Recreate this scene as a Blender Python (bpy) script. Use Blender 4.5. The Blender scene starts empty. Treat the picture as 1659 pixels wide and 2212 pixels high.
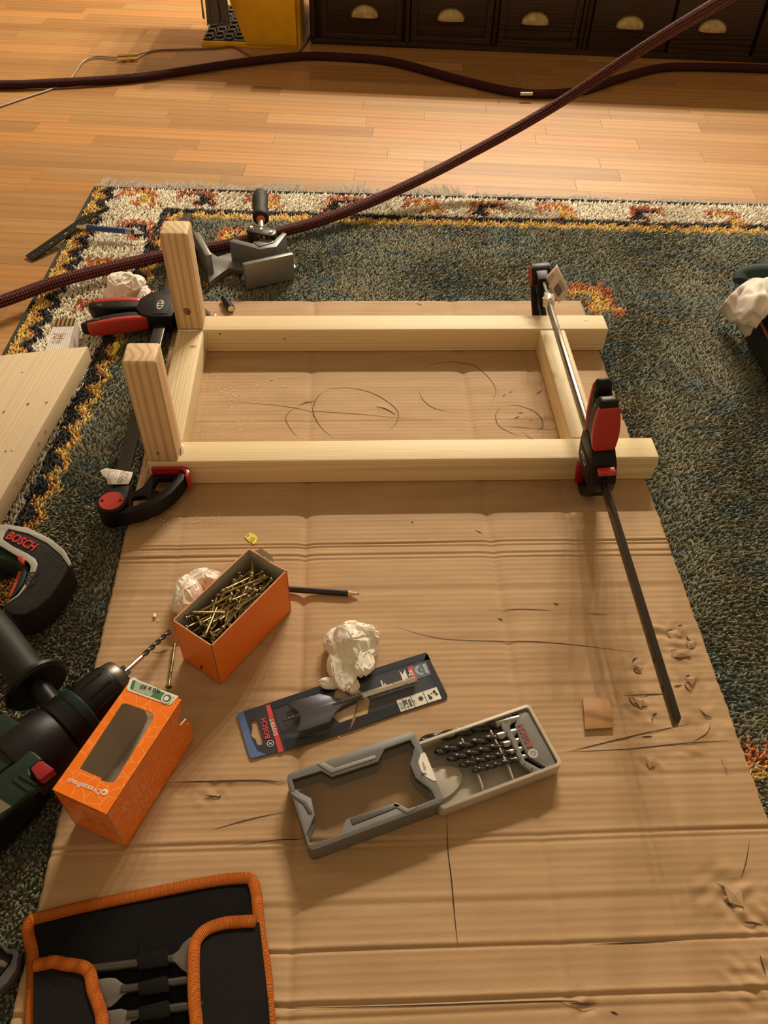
import bpy, bmesh, math, random
import numpy as np
from mathutils import Vector, Matrix, noise
from mathutils.geometry import tessellate_polygon
random.seed(7); np.random.seed(7)
SC = bpy.context.scene; COL = SC.collection
PI = math.pi
# ------------------------------------------------------------------ camera
IW, IH, FPX = 1659, 2212, 1746.2
pit, yaw, rol = 0.74263607, -0.06438432, 0.03498225
CAMP = Vector((0.27251, -0.80114, 0.81242))
CM = Matrix.Rotation(yaw, 3, 'Z') @ Matrix.Rotation(pit, 3, 'X') @ Matrix.Rotation(rol, 3, 'Z')
cd = bpy.data.cameras.new('camera'); cam = bpy.data.objects.new('camera', cd); COL.objects.link(cam)
cam.matrix_world = Matrix.Translation(CAMP) @ CM.to_4x4()
cd.sensor_fit = 'VERTICAL'; cd.sensor_height = 24; cd.lens = 24 * FPX / IH; cd.clip_start = .01; cd.clip_end = 60
SC.camera = cam
# ------------------------------------------------------------------ world, lights, exposure
SC.view_settings.view_transform = 'Standard'; SC.view_settings.look = 'None'
SC.view_settings.exposure = 0.0; SC.view_settings.gamma = 1; SC.view_settings.use_curve_mapping = False
wd = bpy.data.worlds.new('room_light'); SC.world = wd; wd.use_nodes = True
wd.node_tree.nodes['Background'].inputs[0].default_value = (1, .70, .38, 1)
wd.node_tree.nodes['Background'].inputs[1].default_value = .385
def lamp(name, loc, watt, size, col=(1, .76, .48)):
    l = bpy.data.lights.new(name, 'POINT'); l.energy = watt; l.shadow_soft_size = size; l.color = col
    o = bpy.data.objects.new(name, l); o.location = loc; COL.objects.link(o); return o
for i, x in enumerate((.62, .86, 1.12, 1.38, 1.62)):
    lamp('ceiling_bulb', (x, 3.0 + (.06, -.04, .05, -.03, .04)[i], 2.1), 106, .017, (1, .90, .72))
lamp('room_bulb', (-.35, -1.6, 2.2), 5, .03, (1, .78, .5))
# ------------------------------------------------------------------ materials
_mats = {}
def lin(c):
    return tuple((x / 12.92 if x <= .04045 else ((x + .055) / 1.055) ** 2.4) for x in c)
def M(name, col, rough=.5, metal=0., var=None, vs=30., stretch=(1, 1, 1), bump=0., bs=200., coat=0., spec=.5, alpha=1., trans=0., coord='Object', sheen=0.):
    if name in _mats: return _mats[name]
    m = bpy.data.materials.new(name); m.use_nodes = True; nt = m.node_tree; b = nt.nodes['Principled BSDF']; L = nt.links.new
    b.inputs['Base Color'].default_value = (*col, 1); b.inputs['Roughness'].default_value = rough; b.inputs['Metallic'].default_value = metal
    b.inputs['Specular IOR Level'].default_value = spec; b.inputs['Coat Weight'].default_value = coat; b.inputs['Transmission Weight'].default_value = trans
    b.inputs['Alpha'].default_value = alpha
    if sheen: b.inputs['Sheen Weight'].default_value = sheen
    tc = nt.nodes.new('ShaderNodeTexCoord'); mp = nt.nodes.new('ShaderNodeMapping'); mp.inputs['Scale'].default_value = stretch
    L(tc.outputs[coord], mp.inputs[0])
    n1 = nt.nodes.new('ShaderNodeTexNoise'); n1.inputs['Scale'].default_value = vs; n1.inputs['Detail'].default_value = 4; L(mp.outputs[0], n1.inputs['Vector'])
    if var is None: var = tuple(c * .88 for c in col)
    r = nt.nodes.new('ShaderNodeValToRGB'); r.color_ramp.elements[0].position = .35; r.color_ramp.elements[1].position = .65
    r.color_ramp.elements[0].color = (*var, 1); r.color_ramp.elements[1].color = (*col, 1); L(n1.outputs[0], r.inputs[0]); L(r.outputs[0], b.inputs['Base Color'])
    if bump:
        n2 = nt.nodes.new('ShaderNodeTexNoise'); n2.inputs['Scale'].default_value = bs; n2.inputs['Detail'].default_value = 3; L(mp.outputs[0], n2.inputs['Vector'])
        bp = nt.nodes.new('ShaderNodeBump'); bp.inputs['Strength'].default_value = 1; bp.inputs['Distance'].default_value = bump; L(n2.outputs[0], bp.inputs['Height']); L(bp.outputs[0], b.inputs['Normal'])
    _mats[name] = m; return m
def wood(name, light, dark, rough=.55, ring=80., scalex=.05, contrast=1., coat=0., unit=(1, 1, 1), vr=(.90, 1.08), alt=None):
    m = bpy.data.materials.new(name); m.use_nodes = True; nt = m.node_tree; b = nt.nodes['Principled BSDF']; L = nt.links.new
    b.inputs['Specular IOR Level'].default_value = .35; b.inputs['Roughness'].default_value = rough; b.inputs['Coat Weight'].default_value = coat; b.inputs['Coat Roughness'].default_value = .25
    tc = nt.nodes.new('ShaderNodeTexCoord'); oi = nt.nodes.new('ShaderNodeObjectInfo')
    sc = nt.nodes.new('ShaderNodeVectorMath'); sc.operation = 'SCALE'; cb = nt.nodes.new('ShaderNodeCombineXYZ')
    mu = nt.nodes.new('ShaderNodeMath'); mu.operation = 'MULTIPLY'; mu.inputs[1].default_value = 37.; L(oi.outputs['Random'], mu.inputs[0])
    L(mu.outputs[0], cb.inputs[0])
    ra = nt.nodes.new('ShaderNodeMath'); ra.operation = 'MULTIPLY_ADD'; ra.inputs[1].default_value = .10; ra.inputs[2].default_value = .02; L(oi.outputs['Random'], ra.inputs[0]); L(ra.outputs[0], cb.inputs[1])
    rb = nt.nodes.new('ShaderNodeMath'); rb.operation = 'MULTIPLY_ADD'; rb.inputs[1].default_value = -.07; rb.inputs[2].default_value = .06; L(oi.outputs['Random'], rb.inputs[0]); L(rb.outputs[0], cb.inputs[2])
    ad = nt.nodes.new('ShaderNodeVectorMath'); ad.operation = 'ADD'; ml = nt.nodes.new('ShaderNodeVectorMath'); ml.operation = 'MULTIPLY'; ml.inputs[1].default_value = unit; L(tc.outputs['Object'], ml.inputs[0]); L(ml.outputs[0], ad.inputs[0]); L(cb.outputs[0], ad.inputs[1])
    mp = nt.nodes.new('ShaderNodeMapping'); mp.inputs['Scale'].default_value = (scalex, 1, 1); L(ad.outputs[0], mp.inputs[0])
    n0 = nt.nodes.new('ShaderNodeTexNoise'); n0.inputs['Scale'].default_value = 22; n0.inputs['Detail'].default_value = 2; L(mp.outputs[0], n0.inputs['Vector'])
    mx = nt.nodes.new('ShaderNodeMixRGB'); mx.blend_type = 'ADD'; mx.inputs[0].default_value = .03; L(mp.outputs[0], mx.inputs[1]); L(n0.outputs['Color'], mx.inputs[2])
    w = nt.nodes.new('ShaderNodeTexWave'); w.wave_type = 'RINGS'; w.rings_direction = 'X'; w.inputs['Scale'].default_value = ring; w.inputs['Distortion'].default_value = 1.2; w.inputs['Detail'].default_value = 1
    L(mx.outputs[0], w.inputs['Vector'])
    n1 = nt.nodes.new('ShaderNodeTexNoise'); n1.inputs['Scale'].default_value = 220; n1.inputs['Detail'].default_value = 4; L(mp.outputs[0], n1.inputs['Vector'])
    n2 = nt.nodes.new('ShaderNodeTexNoise'); n2.inputs['Scale'].default_value = 9; L(mp.outputs[0], n2.inputs['Vector'])
    r = nt.nodes.new('ShaderNodeValToRGB'); r.color_ramp.elements[0].position = 0.; r.color_ramp.elements[0].color = (*light, 1)
    r.color_ramp.elements[1].position = 1.; r.color_ramp.elements[1].color = (*[light[i] + (dark[i] - light[i]) * contrast for i in range(3)], 1)
    e = r.color_ramp.elements.new(.62); e.color = (*[light[i] + (dark[i] - light[i]) * .22 * contrast for i in range(3)], 1)
    L(w.outputs['Fac'], r.inputs[0])
    m2 = nt.nodes.new('ShaderNodeMixRGB'); m2.blend_type = 'MULTIPLY'; m2.inputs[0].default_value = .55; L(r.outputs[0], m2.inputs[1])
    r2 = nt.nodes.new('ShaderNodeValToRGB'); r2.color_ramp.elements[0].position = .3; r2.color_ramp.elements[0].color = (.78, .70, .60, 1); r2.color_ramp.elements[1].position = .7; r2.color_ramp.elements[1].color = (1, 1, 1, 1)
    av = nt.nodes.new('ShaderNodeMath'); av.operation = 'ADD'; av.inputs[1].default_value = 0.; L(n1.outputs[0], av.inputs[0])
    av2 = nt.nodes.new('ShaderNodeMath'); av2.operation = 'MULTIPLY_ADD'; av2.inputs[1].default_value = .5; L(n2.outputs[0], av2.inputs[0]); hl = nt.nodes.new('ShaderNodeMath'); hl.operation = 'MULTIPLY'; hl.inputs[1].default_value = .5
    L(av.outputs[0], hl.inputs[0]); L(hl.outputs[0], av2.inputs[2]); L(av2.outputs[0], r2.inputs[0]); L(r2.outputs[0], m2.inputs[2])
    m3 = nt.nodes.new('ShaderNodeHueSaturation'); vv = nt.nodes.new('ShaderNodeMapRange'); vv.inputs[3].default_value, vv.inputs[4].default_value = vr; L(oi.outputs['Random'], vv.inputs[0]); L(vv.outputs[0], m3.inputs['Value'])
    src = m2.outputs[0]
    if alt:
        ma = nt.nodes.new('ShaderNodeMixRGB'); ma.blend_type = 'MULTIPLY'; fr_ = nt.nodes.new('ShaderNodeMath'); fr_.operation = 'FRACT'; k9 = nt.nodes.new('ShaderNodeMath'); k9.operation = 'MULTIPLY'; k9.inputs[1].default_value = 17.3
        L(oi.outputs['Random'], k9.inputs[0]); L(k9.outputs[0], fr_.inputs[0]); L(fr_.outputs[0], ma.inputs[0]); L(src, ma.inputs[1]); ma.inputs[2].default_value = (*alt, 1); src = ma.outputs[0]
    L(src, m3.inputs['Color']); L(m3.outputs[0], b.inputs['Base Color'])
    bp = nt.nodes.new('ShaderNodeBump'); bp.inputs['Distance'].default_value = .0002; L(n1.outputs[0], bp.inputs['Height']); L(bp.outputs[0], b.inputs['Normal'])
    _mats[name] = m; return m
PINE = wood('pine', (.82, .68, .43), (.70, .53, .30), ring=120., scalex=.012)
PINEL = wood('pine_leg_stock', (.76, .57, .36), (.56, .36, .18), ring=30., scalex=.035, contrast=.9)
PINEB = wood('pine_board', (.62, .50, .34), (.50, .38, .23), ring=60., scalex=.015, contrast=.45)
BEECH = wood('beech_parquet', (.45, .25, .092), (.34, .175, .060), rough=.52, ring=14., contrast=.6, coat=.0, vr=(.80, 1.18), alt=(.93, .80, .66), unit=(.42, .058, .006))
WALNUT = wood('dark_stained_wood', (.055, .028, .018), (.02, .011, .008), rough=.42, ring=60.)
PLY = wood('veneer_offcut', (.46, .25, .10), (.24, .11, .04), ring=16., scalex=.6, contrast=.8)
KRAFT = None
BLACK = M('black_plastic', (.0055, .0048, .0045), .45, bump=.00008, bs=900, spec=.24)
RUBBER = M('charcoal_rubber', (.015, .0135, .0125), .62, bump=.0001, bs=700, spec=.28)
RED = M('red_rubber', (.46, .028, .018), .42)
STEEL = M('steel', (.82, .79, .72), .26, 1.)
DSTEEL = M('dark_steel', (.20, .18, .17), .3, 1.)
BLSTEEL = M('blackened_steel', (.055, .050, .048), .38, .6, bump=.00005, bs=500)
GOLD = M('brass', (.80, .58, .24), .25, 1.)
ABRASS = M('antique_brass', (.48, .36, .17), .34, 1., var=(.34, .25, .11), vs=60)
ZINC = M('yellow_zinc', (.44, .34, .16), .36, 1., var=(.24, .18, .09), vs=80)
ORANGE = M('orange_card', (.86, .20, .012), .38)
GREYCARD = M('grey_inner_card', (.50, .44, .36), .75)
TISSUE = M('white_tissue', (.86, .80, .70), .85, var=(.78, .72, .62), bump=.0003, bs=260)
CLOTH = M('white_cotton', (.80, .72, .64), .9, var=(.72, .64, .57), vs=20, bump=.0002, bs=1400)
WHITE = M('white_print', (.80, .76, .68), .5)
BLK = M('black_print', (.010, .010, .012), .5)
CREAMP = M('cream_plastic', (.62, .56, .47), .42)
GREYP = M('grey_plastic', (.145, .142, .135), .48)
GREYM = M('grey_cast_metal', (.18, .175, .165), .40, .35, bump=.00006, bs=800)
GREYD = M('recess_shade_grey', (.085, .083, .080), .5)
GREEN = M('dark_green_plastic', (.007, .022, .015), .45, spec=.3)
NAVY = M('navy_print', (.016, .020, .040), .32, var=(.022, .026, .046), coat=.4)
NAVY2 = M('navy_deep_print', (.006, .008, .020), .3, coat=.4)
BLUEP = M('blue_print', (.08, .16, .36), .3, coat=.5)
REDP = M('red_print', (.60, .05, .04), .4)
YELLOW = M('yellow_lacquer', (.92, .50, .018), .32, coat=.3)
YPAPER = M('yellow_sticker', (.82, .68, .06), .5)
NYLON = M('black_nylon', (.006, .005, .005), .85, bump=.0002, bs=1100, spec=.15)
def clear(name, col=(1, 1, 1), gl=.10, rough=.06):
    m = bpy.data.materials.new(name); m.use_nodes = True; nt = m.node_tree; nt.nodes.clear(); L = nt.links.new
    o = nt.nodes.new('ShaderNodeOutputMaterial'); t = nt.nodes.new('ShaderNodeBsdfTransparent'); t.inputs[0].default_value = (*col, 1)
    g = nt.nodes.new('ShaderNodeBsdfGlossy'); g.inputs['Roughness'].default_value = rough; x = nt.nodes.new('ShaderNodeMixShader'); x.inputs[0].default_value = gl
    L(t.outputs[0], x.inputs[1]); L(g.outputs[0], x.inputs[2]); L(x.outputs[0], o.inputs[0]); return m
CLEAR = clear('clear_plastic', (.93, .91, .87), .05, .10)
BLISTER = clear('blister_film', (.97, .97, .97), .05, .04)
# ------------------------------------------------------------------ geometry helpers
def ray(u, v):
    return (CM @ Vector(((u - IW / 2) / FPX, -(v - IH / 2) / FPX, -1.)))
def W(u, v, z=0.):
    d = ray(u, v); t = (z - CAMP.z) / d.z; return CAMP + d * t
def WL(pts, z=0.): return [W(u, v, z) for u, v in pts]
def xy(pts): return [(p[0], p[1]) for p in pts]
def proj(P):
    v = CM.transposed() @ (Vector(P) - CAMP); return (IW / 2 + FPX * v.x / -v.z, IH / 2 - FPX * v.y / -v.z)
class MB:
    def __init__(s): s.bm = bmesh.new(); s.uv = None
    def _f(s, vs, mi=0):
        try: f = s.bm.faces.new(vs); f.material_index = mi; return f
        except ValueError: return None
    def plate(s, outer, z0, z1, holes=(), mi=0, mside=None, T=None):
        loops = [list(outer)] + [list(h) for h in holes]
        tris = tessellate_polygon([[Vector((p[0], p[1], 0)) for p in lp] for lp in loops])
        flat = [p for lp in loops for p in lp]
        X = (lambda p, z: Vector((p[0], p[1], z))) if T is None else (lambda p, z: T @ Vector((p[0], p[1], z)))
        lo = [s.bm.verts.new(X(p, z0)) for p in flat]; hi = [s.bm.verts.new(X(p, z1)) for p in flat]
        for a, b, c in tris:
            s._f((hi[a], hi[b], hi[c]), mi); s._f((lo[c], lo[b], lo[a]), mi)
        k = 0
        for lp in loops:
            n = len(lp)
            for i in range(n):
                a, b = k + i, k + (i + 1) % n; s._f((lo[a], lo[b], hi[b], hi[a]), mi if mside is None else mside)
            k += n
        return s
    def box(s, c, d, T=None, mi=0):
        x, y, z = [k / 2 for k in d]; T2 = Matrix.Translation(Vector(c))
        if T is not None: T2 = T @ T2
        return s.plate([(-x, -y), (x, -y), (x, y), (-x, y)], -z, z, mi=mi, T=T2)
    def tube(s, pts, r, n=12, caps=True, sx=1., up=None, mi=0, uv=False):
        pts = [Vector(p) for p in pts]; N = len(pts); rs = r if hasattr(r, '__len__') else [r] * N
        t0 = (pts[1] - pts[0]).normalized(); a = Vector(up) if up else (Vector((0, 0, 1)) if abs(t0.z) < .9 else Vector((1, 0, 0)))
        nx = (a - t0 * a.dot(t0)).normalized(); rings = []; d = 0.; ds = []
        for i, p in enumerate(pts):
            t = (pts[min(i + 1, N - 1)] - pts[max(i - 1, 0)]).normalized()
            nx = (nx - t * nx.dot(t)).normalized(); ny = t.cross(nx)
            rings.append([s.bm.verts.new(p + (nx * math.cos(2 * PI * k / n) + ny * math.sin(2 * PI * k / n) * sx) * rs[i]) for k in range(n)])
            if i: d += (p - pts[i - 1]).length
            ds.append(d)
        if uv and s.uv is None: s.uv = s.bm.loops.layers.uv.new('UVMap')
        for i in range(N - 1):
            for k in range(n):
                f = s._f((rings[i][k], rings[i][(k + 1) % n], rings[i + 1][(k + 1) % n], rings[i + 1][k]), mi)
                if uv and f:
                    for lp, (dd, kk) in zip(f.loops, ((ds[i], k), (ds[i], k + 1), (ds[i + 1], k + 1), (ds[i + 1], k))): lp[s.uv].uv = (dd, kk / n)
        if caps:
            s._f(rings[0][::-1], mi); s._f(rings[-1], mi)
        return s
    def ribbon(s, pts, w, z=None, mi=0, taper=False):
        pts = [Vector(p) for p in pts]; N = len(pts); prev = None
        for i, p in enumerate(pts):
            t = (pts[min(i + 1, N - 1)] - pts[max(i - 1, 0)]); t.z = 0; t.normalize(); nn = Vector((-t.y, t.x, 0))
            k = math.sin(PI * (i + .25) / (N - .5)) if taper else 1.
            q = Vector((p.x, p.y, p.z if z is None else z))
            a = s.bm.verts.new(q + nn * w * k / 2); b = s.bm.verts.new(q - nn * w * k / 2)
            if prev: s._f((prev[0], prev[1], b, a), mi)
            prev = (a, b)
        return s
    def text(s, txt, p0, p1, z=None, mi=0, th=.0002, up=None, bold=0.):
        """lettering lying on the plane through p0-p1 (baseline), as thin raised mesh"""
        p0, p1 = Vector(p0), Vector(p1); cu = bpy.data.curves.new('t', 'FONT'); cu.body = txt; cu.size = 1; cu.extrude = 0; cu.offset = bold
        cu.resolution_u = 2
        o = bpy.data.objects.new('t', cu); COL.objects.link(o); dg = bpy.context.evaluated_depsgraph_get(); dg.update()
        me = bpy.data.meshes.new_from_object(o.evaluated_get(dg)); bpy.data.objects.remove(o); bpy.data.curves.remove(cu)
        if not me.vertices: return s
        xs = [v.co.x for v in me.vertices]; x0, x1 = min(xs), max(xs); e = (p1 - p0); k = e.length / (x1 - x0); ex = e.normalized()
        nrm = Vector(up).normalized() if up else Vector((0, 0, 1)); ey = nrm.cross(ex)
        hs = getattr(s, 'hscale', 1.)
        m = {}
        for v in me.vertices: m[v.index] = s.bm.verts.new(p0 + ex * (v.co.x - x0) * k + ey * v.co.y * k * hs + nrm * th)
        for f in me.polygons: s._f([m[i] for i in f.vertices], mi)
        bpy.data.meshes.remove(me); return s
    def ico(s, c, r, sub=2, fn=None, sc=(1, 1, 1), mi=0, T=None):
        g = bmesh.ops.create_icosphere(s.bm, subdivisions=sub, radius=1)
        for v in g['verts']:
            d = v.co.normalized(); k = fn(d) if fn else 1.; q = Vector((d.x * sc[0], d.y * sc[1], d.z * sc[2])) * r * k + Vector(c)
            v.co = T @ q if T is not None else q
        for f in {f for v in g['verts'] for f in v.link_faces}: f.material_index = mi
        return s
    def build(s, name, mats, parent=None, bev=0., seg=2, smooth=35., local=False, xf=None, recalc=True):
        bm = s.bm
        if recalc: bmesh.ops.recalc_face_normals(bm, faces=bm.faces)
        if bev:
            ed = [e for e in bm.edges if len(e.link_faces) == 2 and e.calc_face_angle(0) > math.radians(28)]
            if ed: bmesh.ops.bevel(bm, geom=ed, offset=bev, segments=seg, profile=.5, affect='EDGES', clamp_overlap=True)
        if smooth:
            for f in bm.faces: f.smooth = True
            for e in bm.edges:
                if len(e.link_faces) == 2 and e.calc_face_angle(0) > math.radians(smooth): e.smooth = False
        top = parent
        while top is not None and top.parent is not None: top = top.parent
        if top is not None and not local: bm.transform(top.matrix_world.inverted())
        me = bpy.data.meshes.new(name); bm.to_mesh(me); bm.free()
        for m in (mats if isinstance(mats, (list, tuple)) else [mats]): me.materials.append(m)
        o = bpy.data.objects.new(name, me); COL.objects.link(o)
        if parent is not None: o.parent = parent
        if xf is not None: o.matrix_local = xf
        return o
def tag(o, label, cat, group=None, kind=None):
    if label: o['label'] = label
    if cat: o['category'] = cat
    if group: o['group'] = group
    if kind: o['kind'] = kind
    return o
def thing(name, label, cat, loc=(0, 0, 0), rotz=0., group=None, mat=None):
    o = bpy.data.objects.new(name, None); o.empty_display_size = .02; COL.objects.link(o)
    o.matrix_world = mat if mat is not None else Matrix.Translation(Vector(loc)) @ Matrix.Rotation(rotz, 4, 'Z')
    return tag(o, label, cat, group)
def single(mb, name, mats, label, cat, loc, group=None, **k):
    """a thing that is one mesh, its origin at its base"""
    mb.bm.transform(Matrix.Translation(-Vector(loc))); o = mb.build(name, mats, None, **k); o.location = loc
    return tag(o, label, cat, group)
def spline(pts, n=8):
    P = [Vector(p) for p in pts]; P = [P[0] * 2 - P[1]] + P + [P[-1] * 2 - P[-2]]; out = []
    for i in range(1, len(P) - 2):
        for k in range(n):
            t = k / n; a, b, c, d = P[i - 1], P[i], P[i + 1], P[i + 2]
            out.append(.5 * ((2 * b) + (-a + c) * t + (2 * a - 5 * b + 4 * c - d) * t * t + (-a + 3 * b - 3 * c + d) * t ** 3))
    out.append(P[-2]); return out
def rrect(x0, y0, x1, y1, r, n=4):
    out = []
    for cx, cy, a0 in ((x1 - r, y1 - r, 0), (x0 + r, y1 - r, 90), (x0 + r, y0 + r, 180), (x1 - r, y0 + r, 270)):
        for k in range(n + 1):
            a = math.radians(a0 + 90 * k / n); out.append((cx + r * math.cos(a), cy + r * math.sin(a)))
    return out
def disc(cx, cy, r, n=24, ry=None): return [(cx + r * math.cos(2 * PI * k / n), cy + (ry or r) * math.sin(2 * PI * k / n)) for k in range(n)]
def frame(o, ex, ey=None, ez=None):
    """4x4 matrix from an origin and axes"""
    ex = Vector(ex).normalized()
    if ez is None: ey = Vector(ey); ez = ex.cross(ey).normalized(); ey = ez.cross(ex)
    else: ez = Vector(ez).normalized(); ey = ez.cross(ex).normalized(); ez = ex.cross(ey)
    m = Matrix((ex, ey, ez)).transposed().to_4x4(); m.translation = Vector(o); return m
FZ = -.022          # parquet level; z = 0 is the top of the cardboard
# ================================================================== STRUCTURE: floor and wall
fl_rot = math.radians(-5.0)
fo = bpy.data.objects.new('floor', None); COL.objects.link(fo); fo.matrix_world = Matrix.Translation((0, 0, FZ)) @ Matrix.Rotation(fl_rot, 4, 'Z'); fo['kind'] = 'structure'
b = MB(); b.box((.5, .3, -.0125), (6, 7, .015)); b.build('floor_base', M('floor_substrate', (.33, .18, .08), .6), fo, local=True, smooth=0)
b = MB(); b.box((0, 0, -.5), (1, 1, 1)); um = b.build('plank', BEECH, fo, local=True, bev=0, smooth=0); pmesh = um.data; bpy.data.objects.remove(um)
SW = .0585; rr = random.Random(3); count = 0; INVF = fo.matrix_world.inverted()
for j in range(-12, 34):
    yc = .62 + j * SW - .3
    x = -1.35 - rr.random() * .4
    while x < 2.1:
        ln = rr.choice((.25, .32, .4, .45, .5, .58)); cx = x + ln / 2
        w = fo.matrix_world @ Vector((cx, yc, 0)); vis = False
        for px in (x, cx, x + ln):
            u, v = proj(fo.matrix_world @ Vector((px, yc, 0)))
            if -150 < u < 1800 and -60 < v < 900: vis = True
        # planks wholly under the rug are left to the base slab
        rugx = (w.x + .262); under = (w.x - ln / 2 > -.24 or w.x > -.1) and w.y < .82
        if vis and not under and count < 300:
            o = bpy.data.objects.new('plank', pmesh); COL.objects.link(o); o.parent = fo
            o.location = (cx, yc, 0); o.scale = (ln - .0006, SW - .0006, .006); count += 1
        x += ln
b = MB(); b.box((0, 3.6, 1.2), (7, .1, 2.6)); w_ = b.build('wall_back', M('cream_plaster', (.62, .52, .40), .9), None); w_['kind'] = 'structure'
# ================================================================== CARDBOARD SHEET
CX0, CX1, CY0, CY1 = -.022, .697, -1.05, .456
rg = random.Random(5)
HC = [(-.113, .0013, .0014), (-.119, .0011, .0013), (-.132, .0014, .0016), (-.140, .0012, .0014), (-.499, .0018, .0020), (-.505, .001, .002), (-.598, .0014, .0017), (-.640, .0016, .0018), (-.650, .001, .002), (-.059, .0006, .004), (-.19, .0005, .004), (-.262, .0006, .004), (-.33, .0006, .004), (-.44, .0007, .004), (.02, .0005, .003), (.13, .0004, .003), (-.56, .0007, .003)]
VC = [(.215, .0034, .006), (.461, .0030, .006), (.572, .0012, .005), (.05, .0008, .004)]
DENT = [(W(*p), r, a) for p, r, a in (((1445, 1362), .022, .0035), ((1480, 1385), .02, .003), ((1470, 1412), .02, .003), ((1376, 1435), .016, .003), ((1490, 1478), .024, .0035), ((1375, 1520), .02, .003), ((1415, 1560), .018, .003), ((1525, 1555), .024, .0035), ((1400, 1645), .016, .003), ((1490, 1620), .016, .003), ((1575, 1930), .03, .005), ((1640, 1990), .025, .004), ((1640, 2130), .03, .004), ((1265, 2165), .016, .003), ((460, 1718), .02, .003), ((1115, 900), .01, .002), ((820, 885), .012, .0015))]
NXg, NYg = 240, 1250
xs = np.linspace(CX0, CX1, NXg); ys = np.linspace(CY0, CY1, NYg)
X, Y = np.meshgrid(xs, ys)
def snoise(x, y, seed, n=7, f0=1., f1=6.):
    r = np.random.RandomState(seed); o = 0
    for _ in range(n):
        f = r.uniform(f0, f1); a = r.uniform(0, 2 * PI); o = o + np.sin((x * math.cos(a) + y * math.sin(a)) * f + r.uniform(0, 6.28))
    return o / n
yw = Y + .0008 * snoise(X, Y, 1, f0=4, f1=20)
amp = .00013 + .00014 * np.clip(snoise(X, Y * 3, 2, f0=8, f1=30), -.8, 1)
Z = amp * (1 - np.abs(np.sin(yw * PI / .0079)) * 1.6)
Z += .00025 * snoise(X * .3, Y * 5, 3, 9, 20, 60)
for c, a, w in HC:
    k = 1 + .9 * snoise(X, Y * 0, int(abs(c) * 9000), f0=3, f1=14); cy = c + .0013 * snoise(X, Y * 0, int(abs(c) * 7000), f0=6, f1=24)
    Z -= a * np.clip(k, .1, 2.) * np.exp(-((Y - cy) / w) ** 2); Z += .6 * a * np.clip(k, .1, 2) * np.exp(-((Y - cy - 2.2 * w) / (1.4 * w)) ** 2)
for c, a, w in VC:
    k = 1 + .7 * snoise(X * 0, Y, int(c * 9000), f0=3, f1=14)
    Z -= a * np.clip(k, .2, 2) * np.exp(-np.abs((X - c) / w)); 
Z += .0022 * snoise(X, Y, 8, 6, 2, 7) * np.clip((-Y - .02) * 3, 0, 1)
for p, r_, a in DENT:
    g = np.exp(-(((X - p.x) / r_) ** 2 + ((Y - p.y) / (r_ * .75)) ** 2))
    Z += a * g * (snoise(X, Y, int(abs(p.x * p.y) * 1e5) % 999, 9, 120, 500) * 1.3 - .15)
# flat where the frame stands
under = (X > -.012) & (X < .720) & (((Y > -.005) & (Y < .047)) | ((Y > .301) & (Y < .353))) | ((Y > 0) & (Y < .35) & (((X > -.005) & (X < .047)) | ((X > .585) & (X < .637))))
Z = np.where(under, np.minimum(Z, -.0001), Z)
edge = .0015 * snoise(X * 0, Y, 21, 9, 60, 500)
X = X + edge * (np.clip((X - .68) / .015, 0, 1) + np.clip((-.008 - X) / .015, 0, 1))
Y = Y + .0012 * snoise(X, Y * 0, 22, 9, 60, 500) * np.clip((Y - .45) / .006, 0, 1)
V = np.stack([X, Y, Z], -1).reshape(-1, 3); idx = np.arange(NXg * NYg).reshape(NYg, NXg)
Fq = np.stack([idx[:-1, :-1], idx[:-1, 1:], idx[1:, 1:], idx[1:, :-1]], -1).reshape(-1, 4)
# skirt round the edge, 4 mm down
bd = np.concatenate([idx[0, :], idx[1:, -1], idx[-1, -2::-1], idx[-2:0:-1, 0]]); n0 = len(V)
lowv = V[bd].copy(); lowv[:, 2] = -.0045; V2 = np.vstack([V, lowv]); nb = len(bd); k = np.arange(nb)
sk = np.stack([bd[k], n0 + k, n0 + (k + 1) % nb, bd[(k + 1) % nb]], -1)
def npmesh(name, V, F, nper):
    me = bpy.data.meshes.new(name); me.vertices.add(len(V)); me.vertices.foreach_set('co', V.astype(np.float32).ravel())
    me.loops.add(F.size); me.loops.foreach_set('vertex_index', F.astype(np.int32).ravel()); me.polygons.add(len(F))
    me.polygons.foreach_set('loop_start', np.arange(len(F), dtype=np.int32) * nper); me.polygons.foreach_set('loop_total', np.full(len(F), nper, np.int32))
    me.update(calc_edges=True); return me
KRAFT = M('kraft_cardboard', (.47, .305, .165), .72, var=(.405, .255, .13), vs=14, stretch=(.6, 3, 1), bump=.00015, bs=700, spec=.3)
DARKCUT = M('dark_score_mark', (.045, .028, .016), .9)  # dark brown ribbons along the scores, slits and tears
card = bpy.data.objects.new('cardboard_sheet', None); COL.objects.link(card); tag(card, 'large flattened brown cardboard sheet with creases, under the timber frame', 'cardboard')
me = npmesh('sheet', V2, np.vstack([Fq, sk]), 4); me.polygons.foreach_set('use_smooth', np.ones(len(me.polygons), bool)); me.materials.append(KRAFT)
o = bpy.data.objects.new('sheet', me); COL.objects.link(o); o.parent = card
def hcard(x, y):
    i = int(round((x - CX0) / (CX1 - CX0) * (NXg - 1))); j = int(round((y - CY0) / (CY1 - CY0) * (NYg - 1)))
    i = min(max(i, 1), NXg - 2); j = min(max(j, 2), NYg - 3); return float(Z[j - 2:j + 3, i - 1:i + 2].max())
def mark(mb, px, w=.0011, taper=True):
    P = spline(WL(px), 10) if len(px) > 2 else [W(*px[0]).lerp(W(*px[1]), t / 14) for t in range(15)]
    mb.ribbon([Vector((p.x, p.y, hcard(p.x, p.y) + .00025)) for p in P], w, taper=taper)
b = MB()
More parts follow.
